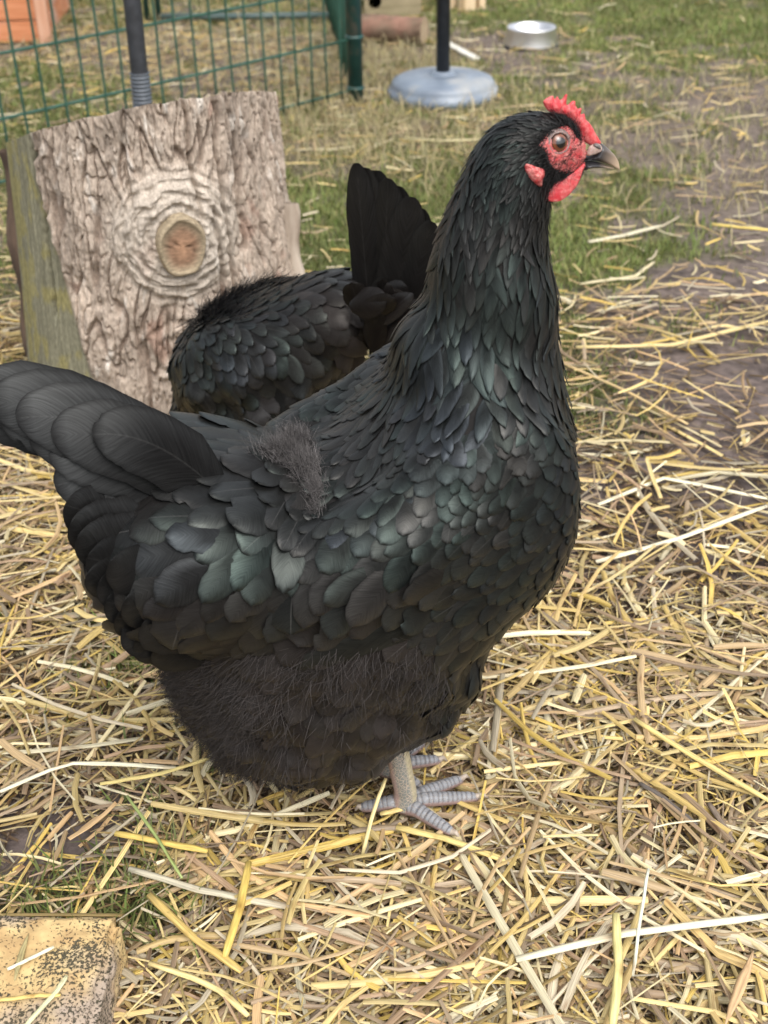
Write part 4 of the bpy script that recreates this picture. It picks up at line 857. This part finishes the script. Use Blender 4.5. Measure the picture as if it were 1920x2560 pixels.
# ruffled lower tail / cushion edge feathers
for i, (b_, t_, y, wd) in enumerate([((330,1110),(140,1090),-.05,.042),((330,1130),(150,1135),-.06,.042),((340,1160),(165,1165),-.068,.040),((330,1190),(188,1205),-.074,.036),((340,1225),(186,1245),-.078,.034),((350,1250),(212,1262),-.082,.034),((360,1280),(228,1300),-.084,.034),((380,1310),(250,1335),-.086,.034),((400,1340),(262,1368),-.086,.034),((420,1370),(290,1388),-.086,.032),((450,1390),(330,1408),-.086,.03),((380,1230),(235,1218),-.088,.036),((400,1290),(268,1300),-.092,.036),((430,1350),(305,1352),-.093,.034)]):
    tail_feather(hen, tp(*b_, y+.012), tp(*t_, y-.004), wd, (0, 0, -1), tb, bend=.010, nrm=(.1+.12*math.sin(i*1.7), -1, .35+.15*math.cos(i*2.3)), seed=120+i, col=(.0065, .0062, .006), cup=.22).name = 'rump_feather'
# wing primaries showing under the coverts
for i, (b_, t_, wd) in enumerate([((900,1330),(620,1440),.020),((920,1335),(670,1415),.020),((940,1335),(730,1390),.018)]):
    yb = hen.surf(b_[0]*DS, b_[1]*DS); yt = hen.surf(t_[0]*DS, t_[1]*DS); o_ = np.array([0, -.0015+.001*i, 0])
    o = tail_feather(hen, yb+o_, yt+o_, wd, (0, -1, .1), hen.parts[1], bend=.012, rnd=.6, nrm=(-.1, -1, .15), seed=150+i, col=(.012, .012, .010)); o.name = 'flight_feather'

# --- head
mred = None
def skin_mat(name, c1, c2, c3, scale, rough=.45, bump=.5, speck=None):
    m, n, b = mat_new(name); L = n.links.new; tc = add(n, 'ShaderNodeTexCoord')
    vo = add(n, 'ShaderNodeTexVoronoi', Scale=scale); L(tc.outputs['Object'], vo.inputs['Vector'])
    nz = add(n, 'ShaderNodeTexNoise', Scale=scale*.35, Detail=5); L(tc.outputs['Object'], nz.inputs['Vector'])
    cr = add(n, 'ShaderNodeValToRGB'); cr.color_ramp.elements[0].position = .36; cr.color_ramp.elements[1].position = .64
    cr.color_ramp.elements[0].color = (*c1, 1); cr.color_ramp.elements[1].color = (*c2, 1); L(nz.outputs[0], cr.inputs[0])
    mr = add(n, 'ShaderNodeMapRange'); mr.inputs[1].default_value = .1; mr.inputs[2].default_value = .7; mr.inputs[3].default_value = 0; mr.inputs[4].default_value = .55; L(vo.outputs['Distance'], mr.inputs[0])
    mx = add(n, 'ShaderNodeMixRGB'); L(mr.outputs[0], mx.inputs[0]); L(cr.outputs[0], mx.inputs[1]); mx.inputs[2].default_value = (*c3, 1); oc = mx.outputs[0]
    if speck:
        n3 = add(n, 'ShaderNodeTexNoise', Scale=speck, Detail=4); L(tc.outputs['Object'], n3.inputs['Vector']); m3 = add(n, 'ShaderNodeMapRange'); m3.inputs[1].default_value = .53; m3.inputs[2].default_value = .64; L(n3.outputs[0], m3.inputs[0])
        at = add(n, 'ShaderNodeAttribute', attribute_name='fuzz'); ml = add(n, 'ShaderNodeMath', operation='MULTIPLY'); L(m3.outputs[0], ml.inputs[0]); L(at.outputs['Fac'], ml.inputs[1])
        m4 = add(n, 'ShaderNodeMixRGB'); L(ml.outputs[0], m4.inputs[0]); L(oc, m4.inputs[1]); m4.inputs[2].default_value = (.02, .014, .014, 1); oc = m4.outputs[0]
    L(oc, b.inputs['Base Color']); b.inputs['Roughness'].default_value = rough; b.inputs['Subsurface Weight'].default_value = .25; b.inputs['Subsurface Radius'].default_value = (.004, .0012, .0008); b.inputs['Subsurface Scale'].default_value = .5
    bp = add(n, 'ShaderNodeBump', Strength=bump, Distance=.0005); L(nz.outputs[0], bp.inputs['Height']); L(bp.outputs[0], b.inputs['Normal']); return m
mcomb = skin_mat('comb_skin', (.56, .03, .045), (.66, .20, .19), (.46, .03, .035), 900, .5, .6)
mface = skin_mat('face_skin', (.50, .055, .06), (.62, .26, .23), (.38, .035, .04), 650, .5, .7, speck=620)
def inflate(poly_px, y, T, wr=0., step=.0007, yk=0., ws=300):
    """inflate a traced side outline about the plane local y; T(d,x,z) half thickness"""
    L2 = np.array([hen.mid(a, b, y) for a, b in poly_px])[:, [0, 2]]; lo = L2.min(0)-.003; hi = L2.max(0)+.003
    def f(P):
        d = -poly_sd(P[:, [0, 2]], L2); t = T(np.maximum(d, 0), P[:, 0], P[:, 2])
        yy = P[:, 1]-y-yk*(P[:, 2]-hi[1]); w_ = wr*fbm(np.stack([P[:, 0]*ws, yy*ws, P[:, 2]*ws], -1), 2) if wr else 0
        return np.maximum(-d, np.abs(yy)-t*(1+w_))
    V, Q = surface_nets(f, (lo[0], y-.014, lo[1]), (hi[0], y+.014, hi[1]), step); 
    # light smoothing
    nb = np.zeros_like(V); ct = np.zeros(len(V))
    for _ in range(2):
        nb[:] = 0; ct[:] = 0
        for a_, b_ in ((0, 1), (1, 2), (2, 3), (3, 0)): np.add.at(nb, Q[:, a_], V[Q[:, b_]]); np.add.at(ct, Q[:, a_], 1)
        V = .5*V+.5*nb/ct[:, None]
    return V, Q
COMB = zf([(425,240),(470,200),(570,150),(578,215),(600,200),(632,165),(645,205),(670,225),(700,200),(735,140),(768,130),(745,285),(775,290),(830,235),(880,232),(872,295),(893,312),(905,350),(965,318),(945,420),(975,420),(1000,392),(1018,490),(1060,520),(1115,600),(1160,690),(1240,815),(1180,850),(1080,850),(1000,800),(940,700),(850,540),(720,440),(560,420),(490,370),(445,300)])
V, Q = inflate(COMB, 0., lambda d, x, z: np.minimum(.0036, .0006+.9*d**.75*.12), .25, ws=500)
mesh_obj('comb', V, Q, mcomb, hen.root)
WAT = smooth_poly(zf([(415,1540),(470,1440),(560,1370),(700,1290),(880,1190),(950,1120),(1010,1080),(1000,1130),(960,1210),(930,1310),(860,1420),(750,1530),(650,1600),(530,1615),(440,1585)]), 2)
for yy in (-.0165, .0145):
    V, Q = inflate(WAT, yy, lambda d, x, z: np.minimum(.0030, .0008+.30*np.sqrt(d*.002)), .35, yk=.12*(-1 if yy < 0 else 1)*-1, ws=220)
    mesh_obj('wattle', V, Q, mcomb, hen.root)
def patch(poly, bulge, wr, ws, mat, name, fuzz=None, res=1.3, off=.0012):
    """skin patch: pixels inside a traced outline laid on the head surface, mirrored to the far cheek"""
    lo = poly.min(0)-2; hi = poly.max(0)+2; nx, ny = ((hi-lo)/res).astype(int)+1
    U_, V_ = np.meshgrid(np.linspace(lo[0], hi[0], nx), np.linspace(lo[1], hi[1], ny), indexing='ij'); uv = np.stack([U_.ravel(), V_.ravel()], -1); d = -poly_sd(uv, poly)
    D_ = np.stack([hen.M@ray(a, b) for a, b in uv]); D_ /= np.linalg.norm(D_, axis=1)[:, None]; P = np.tile(hen.local(CAM), (len(uv), 1))
    for _ in range(60): P = P+D_*(hen.f(P)*.9)[:, None]
    ok = (np.abs(hen.f(P)) < 1e-3) & (np.linalg.norm(P, axis=1) < 1); n_ = grad(hen.f, P)
    P = P+n_*(off+bulge*np.sqrt(np.clip(d, 0, 12)/12)-.002*(d < 0)+wr*fbm(P*ws, 3)*(d > 0))[:, None]
    ix = np.arange(nx*ny).reshape(nx, ny); q = np.stack([ix[:-1, :-1], ix[:-1, 1:], ix[1:, 1:], ix[1:, :-1]], -1).reshape(-1, 4)
    q = q[((d > -1.4) & ok)[q].all(1)]; us = np.unique(q); mp = -np.ones(nx*ny, int); mp[us] = np.arange(len(us)); q = mp[q]; P = P[us]; fz = (fuzz(uv[us]) if fuzz else np.zeros(len(us)))
    for sgn in (1, -1):
        PP = P*np.array([1, sgn, 1]); mesh_obj(name, PP, q if sgn == 1 else q[:, ::-1], mat, hen.root, cols={'fuzz': np.tile(fz[:, None], (1, 4))})
eyeP = hen.surf(1395.5, 357)
fz = lambda uv: (.25+.75*sstep(395, 425, uv[:, 1])*sstep(1455, 1400, uv[:, 0])+.35*sstep(1470, 1380, uv[:, 0])).clip(0, 1)
patch(FACE, .0006, .0007, 420, mface, 'face_skin', fz)
patch(LOBE, .0035, .0012, 350, mface, 'earlobe')
# eye
m_eye, n_, b_ = mat_new('eyeball'); L = n_.links.new; tc = add(n_, 'ShaderNodeTexCoord'); sx = add(n_, 'ShaderNodeSeparateXYZ'); L(tc.outputs['Object'], sx.inputs[0])
cmb = add(n_, 'ShaderNodeCombineXYZ'); L(sx.outputs[0], cmb.inputs[0]); L(sx.outputs[1], cmb.inputs[1]); ln_ = add(n_, 'ShaderNodeVectorMath', operation='LENGTH'); L(cmb.outputs[0], ln_.inputs[0])
cr = add(n_, 'ShaderNodeValToRGB'); e = cr.color_ramp.elements; e[0].position = 0; e[0].color = (.002, .002, .002, 1); e[1].position = 1; e[1].color = (.01, .006, .005, 1)
for p_, c_ in ((.48, (.002, .002, .002)), (.53, (.10, .026, .009)), (.72, (.19, .055, .018)), (.86, (.06, .018, .008)), (.93, (.008, .005, .004))): x = e.new(p_); x.color = (*c_, 1)
dv = add(n_, 'ShaderNodeMath', operation='DIVIDE'); L(ln_.outputs['Value'], dv.inputs[0]); dv.inputs[1].default_value = .0062; L(dv.outputs[0], cr.inputs[0]); L(cr.outputs[0], b_.inputs['Base Color'])
b_.inputs['Roughness'].default_value = .04; b_.inputs['Coat Weight'].default_value = 1; b_.inputs['Coat Roughness'].default_value = .02
m_lid = skin_mat('eyelid_skin', (.20, .16, .145), (.30, .24, .22), (.16, .07, .06), 900, .5, .5)
en = grad(hen.f, eyeP[None])[0]; en = en*.8+np.array([.05, -.55, .05]); en /= np.linalg.norm(en)
for sgn in (1, -1):
    nn = Vector(en*np.array([1, sgn, 1])); c_ = Vector(eyeP*np.array([1, sgn, 1]))-nn*.0030
    bm = bmesh.new(); bmesh.ops.create_uvsphere(bm, u_segments=40, v_segments=24, radius=.0072); me = bpy.data.meshes.new('eye'); bm.to_mesh(me); bm.free(); me.materials.append(m_eye); me.polygons.foreach_set('use_smooth', np.ones(len(me.polygons), bool))
    eo = bpy.data.objects.new('eye', me); COL.objects.link(eo); eo.parent = hen.root; eo.location = c_; eo.rotation_euler = nn.to_track_quat('Z', 'Y').to_euler()
    a = np.linspace(0, 2*np.pi, 40, endpoint=False); VV = []
    prof = [(.0058, .0032), (.0061, .0047), (.0065, .0050), (.0071, .0046), (.0078, .0036), (.0086, .0028), (.0092, .0014)]
    for r0, z0 in prof: VV.append(np.stack([r0*np.cos(a)*1.06, r0*np.sin(a)*.95, np.full(40, z0)+.0002*np.sin(a*9+r0*4000)], -1))
    FF = [(i*40+j, i*40+(j+1) % 40, (i+1)*40+(j+1) % 40, (i+1)*40+j) for i in range(len(prof)-1) for j in range(40)]
    mesh_obj('eyelid', np.concatenate(VV), FF, m_lid, eo, cols={'fuzz': np.zeros((len(prof)*40, 4))})
# beak
def beak_mat():
    m, n, b = mat_new('beak_horn'); L = n.links.new; tc = add(n, 'ShaderNodeTexCoord'); s_ = add(n, 'ShaderNodeSeparateXYZ'); L(tc.outputs['Object'], s_.inputs[0])
    tip = hen.mid(*zf([(1480, 1180)])[0]); mr = add(n, 'ShaderNodeMapRange'); mr.inputs[1].default_value = tip[0]-.016; mr.inputs[2].default_value = tip[0]-.002; L(s_.outputs[0], mr.inputs[0])
    m2 = add(n, 'ShaderNodeMapRange'); m2.inputs[1].default_value = tip[2]+.022; m2.inputs[2].default_value = tip[2]+.004; L(s_.outputs[2], m2.inputs[0])
    mu = add(n, 'ShaderNodeMath', operation='MULTIPLY'); L(mr.outputs[0], mu.inputs[0]); L(m2.outputs[0], mu.inputs[1])
    nz = add(n, 'ShaderNodeTexNoise', Scale=120, Detail=4); L(tc.outputs['Object'], nz.inputs['Vector'])
    cr = add(n, 'ShaderNodeValToRGB'); cr.color_ramp.elements[0].color = (.022, .021, .024, 1); cr.color_ramp.elements[1].color = (.055, .052, .055, 1); L(nz.outputs[0], cr.inputs[0])
    mx = add(n, 'ShaderNodeMixRGB'); L(mu.outputs[0], mx.inputs[0]); L(cr.outputs[0], mx.inputs[1]); mx.inputs[2].default_value = (.46, .34, .24, 1); L(mx.outputs[0], b.inputs['Base Color']); b.inputs['Roughness'].default_value = .28; return m
mbk = beak_mat()
UB = smooth_poly(zf([(985,1062),(1000,1015),(1100,965),(1150,880),(1200,820),(1240,815),(1330,885),(1420,975),(1478,1085),(1492,1200),(1440,1168),(1350,1122),(1200,1068),(1050,1048)]), 1)
LB = smooth_poly(zf([(975,1075),(1050,1052),(1200,1072),(1340,1126),(1432,1166),(1340,1168),(1200,1155),(1060,1165),(985,1205),(950,1150)]), 1)
tipx = hen.mid(*zf([(1490, 1195)])[0])[0]
def tbeak(w0):
    return lambda d, x, z: np.minimum(np.sqrt(d*.012), .0006+w0*np.clip((tipx-x)/.030, 0, 1)**.75)
V, Q = inflate(UB, 0., tbeak(.0088)); ub_ = mesh_obj('upper_beak', V, Q, mbk, hen.root)
V, Q = inflate(LB, 0., tbeak(.0078)); mesh_obj('lower_beak', V, Q, mbk, hen.root)
for sgn in (-1, 1):
    NB = smooth_poly(zf([(1110,850),(1150,815),(1200,820),(1235,870),(1225,920),(1150,885)]), 2)
    V, Q = inflate(NB, sgn*.0072, lambda d, x, z: np.minimum(np.sqrt(d*.006), .0022)); mesh_obj('nostril', V, Q, noise_mat('nostril_flap', (.10, .09, .085), (.16, .14, .13), 300, .45, .5, .2), ub_)
    CE = smooth_poly(zf([(1040,900),(1110,830),(1235,815),(1245,930),(1150,970),(1010,1010)]), 2)
    V, Q = inflate(CE, sgn*.0058, lambda d, x, z: np.minimum(np.sqrt(d*.006), .0028)); mesh_obj('cere', V, Q, skin_mat('cere_skin', (.50, .36, .30), (.60, .46, .40), (.20, .13, .12), 500, .5, .4), hen.root, cols={'fuzz': np.zeros((len(V), 4))})
# fuzz on the cheek and under the beak
def px_seeds(poly, n):
    lo, hi = poly.min(0), poly.max(0); q = lo+(hi-lo)*rng.random((n*3, 2)); q = q[poly_sd(q, poly) < 0][:n]; q = np.array([hen.surf(a, b) for a, b in q]); return q[np.abs(hen.f(q)) < 6e-4]
JAW = zf([(440,1090),(560,1150),(760,1190),(960,1130),(900,1210),(700,1300),(560,1370),(450,1430),(420,1300)])
P = px_seeds(JAW, 260); par_, _, _ = hen.lookup(P); n = len(P); par_[:, 0] = -.8; par_[:, 1] = .55
hen.hairs(P, par_, .005+.004*rng.random(n), .00025+.00025*rng.random(n), .0012+.001*rng.random(n), np.array([.012, .011, .011])*np.ones((n, 1)), 'cheek_bristles', hen.root, seed=14, jit=.25)
BROW = zf([(700,420),(800,520),(880,640),(940,730),(980,800),(930,860),(870,760),(760,600),(640,560)])
P = px_seeds(BROW, 240); par_, _, _ = hen.lookup(P); n = len(P); par_[:, 0] = -.75; par_[:, 1] = -.75
hen.hairs(P, par_, .008+.006*rng.random(n), .0004+.0003*rng.random(n), .0018+.001*rng.random(n), np.array([.012, .0115, .012])*np.ones((n, 1)), 'brow_bristles', hen.root, seed=15, jit=.25)

# short bristles softening the edge of the bare skin and sprinkled over the cheek
q = FACE.min(0)-8+(FACE.max(0)-FACE.min(0)+16)*rng.random((5200, 2)); sd_ = poly_sd(q, FACE); keep = ((np.abs(sd_) < 5) & (q[:, 0] < 1462) & (rng.random(len(q)) < .55)) | ((sd_ < -4) & (rng.random(len(q)) < .13) & (np.hypot(q[:, 0]-1396, q[:, 1]-357) > 33)); q = q[keep]
P = np.array([hen.surf(a, b) for a, b in q]); P = P[np.abs(hen.f(P)) < 6e-4]; par_, _, _ = hen.lookup(P); n = len(P); par_[:, 0] = -.9; par_[:, 1] = .25
hen.hairs(P, par_, .0025+.003*rng.random(n), .00025+.0002*rng.random(n), .0016+.0012*rng.random(n), np.array([.012, .011, .011])*np.ones((n, 1)), 'face_bristles', hen.root, seed=16, jit=.45)

# --- legs and feet
def leg_mat():
    m, n, b = mat_new('leg_scales'); L = n.links.new; at = add(n, 'ShaderNodeAttribute', attribute_name='col'); tc = add(n, 'ShaderNodeTexCoord')
    vo = add(n, 'ShaderNodeTexVoronoi', Scale=330, feature='DISTANCE_TO_EDGE'); L(tc.outputs['Object'], vo.inputs['Vector'])
    mr = add(n, 'ShaderNodeMapRange'); mr.inputs[1].default_value = .01; mr.inputs[2].default_value = .09; L(vo.outputs['Distance'], mr.inputs[0])
    mx = add(n, 'ShaderNodeMixRGB'); L(mr.outputs[0], mx.inputs[0]); mx.inputs[1].default_value = (.50, .40, .31, 1); L(at.outputs['Color'], mx.inputs[2])
    ms = add(n, 'ShaderNodeMixRGB'); L(at.outputs['Alpha'], ms.inputs[0]); L(at.outputs['Color'], ms.inputs[1]); L(mx.outputs[0], ms.inputs[2])
    L(ms.outputs[0], b.inputs['Base Color']); b.inputs['Roughness'].default_value = .45
    bp = add(n, 'ShaderNodeBump', Strength=.5, Distance=.0008); L(mr.outputs[0], bp.inputs['Height']); L(bp.outputs[0], b.inputs['Normal']); return m
mleg = leg_mat(); mclaw = noise_mat('claw_horn', (.30, .24, .19), (.42, .35, .28), 200, .4, .5, .1)
def tube_col(path, rad, fn, seg=18, n=60):
    path = np.asarray(path, float); t = np.linspace(0, 1, len(path)); tt = np.linspace(0, 1, n)
    # smooth interpolation
    Pp = np.stack([np.interp(tt, t, path[:, i]) for i in range(3)], 1); R_ = np.interp(tt, t, rad)
    for _ in range(4): Pp[1:-1] = .5*Pp[1:-1]+.25*(Pp[:-2]+Pp[2:]); R_[1:-1] = .5*R_[1:-1]+.25*(R_[:-2]+R_[2:])
    arc = np.concatenate([[0], np.cumsum(np.linalg.norm(np.diff(Pp, axis=0), axis=1))])
    V, Fc = tube_arrays(Pp, R_, seg); return V, Fc, arc, Pp
def make_leg(h, foot, toes, hip, near=True):
    """foot: local ground point; toes: list of local tips; one continuous leg mesh, claws as children"""
    lg = None; VV, FF, CC = [], [], []; off = 0; foot = np.array(foot)
    def addp(V, Fc, C_):
        nonlocal off
        VV.append(V); FF.extend([tuple(i+off for i in f) for f in Fc]); CC.append(C_); off += len(V)
    V, Fc, arc, Pp = tube_col([hip, hip*.55+foot*.45+np.array([.0, 0, .02]), foot+[.002, 0, .022], foot+[.001, 0, .008]], [.0098, .0092, .0088, .0100], None, 20, 70)
    nrm = V[:70*20]-np.repeat(Pp, 20, 0); fr_ = np.concatenate([(nrm@np.array([1, 0, 0]))/.009, [0, 0]])
    zz_ = V[:, 2]; rings_ = np.concatenate([np.repeat((arc/.0052) % 1, 20), [0, 0]]); scute = (fr_ > .5)
    V = V+np.concatenate([nrm, np.zeros((2, 3))])*(.07*np.sin(rings_*np.pi)*scute)[:, None]
    grey = np.array([.19, .195, .18]); yel = np.array([.42, .37, .24]); pink = np.array([.40, .27, .25])
    C_ = np.where(scute[:, None], yel*(.7+.4*np.sin(rings_*np.pi)[:, None]), grey*(1+.25*noise(V*300)[:, None])); C_ = np.where((fr_ < -.7)[:, None], pink, C_)
    addp(V, Fc, np.c_[C_, np.where(scute, .5, 1.)])
    claws = []
    for i, tip in enumerate(toes):
        tip = np.array(tip); d = tip-foot; ln = np.linalg.norm(d); b0 = foot+np.array([0, 0, .007])
        path = [b0, b0+d*.25+[0, 0, .0035], b0+d*.5+[0, 0, .0015], b0+d*.78+[0, 0, -.0005], b0+d*.86+[0, 0, -.002]]; V, Fc, arc, Pp = tube_col(path, [.0075, .0062, .0056, .0046, .0032], None, 14, 64)
        nrm = V[:64*14]-np.repeat(Pp, 14, 0); upz = np.concatenate([nrm[:, 2]/.005, [0, 0]]); ph = np.concatenate([np.repeat((arc/.0040) % 1, 14), [0, 0]]); top = sstep(.0, .5, upz)
        V = V+np.concatenate([nrm, np.zeros((2, 3))])*(.08*(np.sin(ph*np.pi)-.5)*top)[:, None]
        blue = np.array([.23, .235, .25]); dk = np.array([.11, .11, .12]); pk = np.array([.32, .21, .19])
        C_ = np.where((ph < .3)[:, None], dk, blue)*top[:, None]+pk*(1-top)[:, None]; C_ = C_*(1+.2*noise(V*200)[:, None]); V[:, 2] = np.maximum(V[:, 2], .001); addp(V, Fc, np.c_[C_, .25*np.ones(len(V))])
        claws.append([b0+d*.84+[0, 0, -.001], b0+d*.93+[0, 0, .0005], foot+d+[0, 0, .0025]])
    o = mesh_obj('leg', np.concatenate(VV), FF, mleg, h.root, cols={'col': np.concatenate(CC).clip(0, 1)})
    for c_ in claws: tube('claw', np.stack([np.interp(np.linspace(0, 2, 9), [0, 1, 2], np.array(c_)[:, i]) for i in range(3)], 1), np.linspace(.0032, .0006, 9), mclaw, o, 10)
    return o
def gl(u, v, z=.011): return hen.local(ground(u, v, z))
f1 = gl(1008, 2028); make_leg(hen, f1, [gl(1222, 2001), gl(1150, 2104), gl(1175, 1950), gl(888, 2032)], np.array([f1[0]-.012, f1[1]+.004, .13]))
f2_ = gl(968, 1938); make_leg(hen, f2_, [gl(1118, 1908), gl(1062, 1988), gl(1070, 1860), gl(880, 1945)], np.array([f2_[0]-.006, f2_[1]-.004, .13]), False)

# ------------------------------------------------------------------ second hen, bent over behind
PR2 = [(-0.0492,0,0.1753,0.1018,0.085,0.0728,-15.2),(-0.0056,0,0.1435,0.0553,0.072,0.0693,-.4),(-0.0444,0,0.1198,0.0772,0.08,0.06,0),(-0.1189,0,0.2323,0.0667,0.065,0.0447,-17.2),(-0.0514,.062,0.1726,0.0739,0.03,0.0678,-16.7),(.015,0,.10,.045,.045,.05,-60),(.03,0,.05,.025,.022,.03,-60)]
hen2 = Hen(PR2, (-.171, 1.219, 0), 160, (-.24, -.13, .01), (.2, .13, .32), 'hen', 'black hen bent over behind the foreground hen, raised dark tail, head hidden', step=.005)
hen2.control([(400,720,.35,.9,28,14,.7,2.5,.5,.1),(390,800,.2,1,28,17,.85,3,.55,.1),(400,880,.2,1,28,17,.85,3,.15,.2),(470,660,.8,.5,26,10,.4,2.5,.2,0),(470,740,.6,.8,28,15,.8,3,.5,.1),(480,830,.25,1,30,18,.85,3,.7,.1),(460,900,.3,1,30,18,.85,3,.5,.3),
 (560,650,.9,.3,30,12,.5,2.5,.35,.1),(570,720,.8,.6,30,16,.7,4,.4,.3),(560,800,.4,.95,32,20,.9,3,.6,.25),(560,890,.3,1,34,22,.9,3,.6,.35),(640,610,1,.05,34,14,.6,2.5,.4,.1),(650,680,.9,.4,34,18,.75,5,.3,.4),(650,760,.6,.8,34,22,.85,5,.35,.35),(640,860,.4,.9,38,26,.9,3,.5,.3),
 (720,600,1,.1,34,18,.7,3,.3,.3),(740,660,.7,.7,36,24,.85,7,.15,.7),(740,740,.5,.9,36,25,.85,8,.1,.8),(780,700,.8,.6,38,26,.9,7,.1,.6),(720,830,.5,.9,38,26,.9,4,.3,.35),(820,650,1,.2,40,26,.9,6,.1,.5)])
S, par, u, v = hen2.seeds(16000); V, sp = hen2.feathers(S, par, seed=31, notch=.3); cols = hen2.colours(par, len(S), S, 32, blue=.25)
near = np.sign(S[:, 1]) == hen2.near; pl2 = empty('body_plumage', (0, 0, 0), 0, hen2.root)
vis = near & (u/DS < 840) & (v/DS < 960) & (par[:, 3] > 13); idx = np.where(vis)[0]; idx = idx[np.argsort(-(par[idx, 2]*par[idx, 3]))][:180]; one = np.zeros(len(S), bool); one[idx] = True
hen2.emit('small_feathers', V[~one], (cols[0][~one], cols[1][~one]), pl2)
for i in idx: hen2.emit('feather', V[i:i+1], (cols[0][i:i+1], cols[1][i:i+1]), pl2, kind=None)
def t2(u, v, y): return hen2.mid(u*DS, v*DS, y)
for i, (b_, t_, wd, y) in enumerate([((800,700),(770,352),.036,.004),((805,700),(790,362),.045,.000),((815,700),(812,368),.046,-.006),((825,700),(838,385),.046,.006),((835,705),(862,402),.046,-.010),((845,710),(888,425),.044,.010),((855,715),(912,450),.044,-.012),((862,720),(932,478),.042,.012),((868,725),(948,515),.040,.0),((872,735),(960,560),.04,.006)]):
    tail_feather(hen2, t2(*b_, y), t2(*t_, y), wd, (0, 0, 1), hen2.root, bend=-.004, nrm=(.06+.28*math.sin(i*2.3), hen2.near*1.0, .08+.25*math.sin(i*2.1)), seed=200+i, col=(.0085, .0078, .0074), cup=.2)
r2 = np.random.default_rng(77)
for i in range(20):
    bx, by = 745+95*r2.random(), 660+130*r2.random(); an = r2.normal()*.5-.5; ll = 60+50*r2.random(); y = hen2.near*(.028+.03*r2.random())
    tail_feather(hen2, t2(bx, by, y), t2(bx+ll*math.cos(an), by+ll*math.sin(an), y+hen2.near*.006), .018+.014*r2.random(), (0, 0, 1), hen2.root, rnd=.8, bend=.004, nrm=(.2*r2.normal(), hen2.near, .3+.3*r2.normal()), seed=330+i, col=np.array((.0085, .0068, .006))*(.6+.8*r2.random()), L=10, W=7, cup=.3).name = 'tail_covert'
for i, (b_, t_, wd) in enumerate([((815,760),(835,600),.046),((845,780),(885,660),.042)]):
    y = hen2.near*(.022+.006*i); tail_feather(hen2, t2(*b_, y), t2(*t_, y), wd, (0, 0, 1), hen2.root, bend=.0, nrm=(.2, hen2.near, .25), seed=230+i, col=(.007, .0062, .0058))
wr2 = lambda u, v, P: blob(u, v, 450, 650, 45)+.6*blob(u, v, 480, 640, 40)
P = scatter(hen2, 900, wr2); par_, _, _ = hen2.lookup(P); n = len(P)
hen2.hairs(P, par_, .012+.012*rng.random(n), .0006+.0005*rng.random(n), .006+.006*rng.random(n), np.array([.006, .0055, .006])*np.ones((n, 1)), 'hackle_tuft', pl2, seed=33)
for s_ in (-1, 1):
    fx = np.array([-.01, s_*.035, .004]); make_leg(hen2, fx, [fx+[.075, s_*.004, 0], fx+[.055, s_*.04, 0], fx+[.055, -s_*.03, 0], fx+[-.035, -s_*.006, 0]], np.array([-.02, s_*.035, .11]))
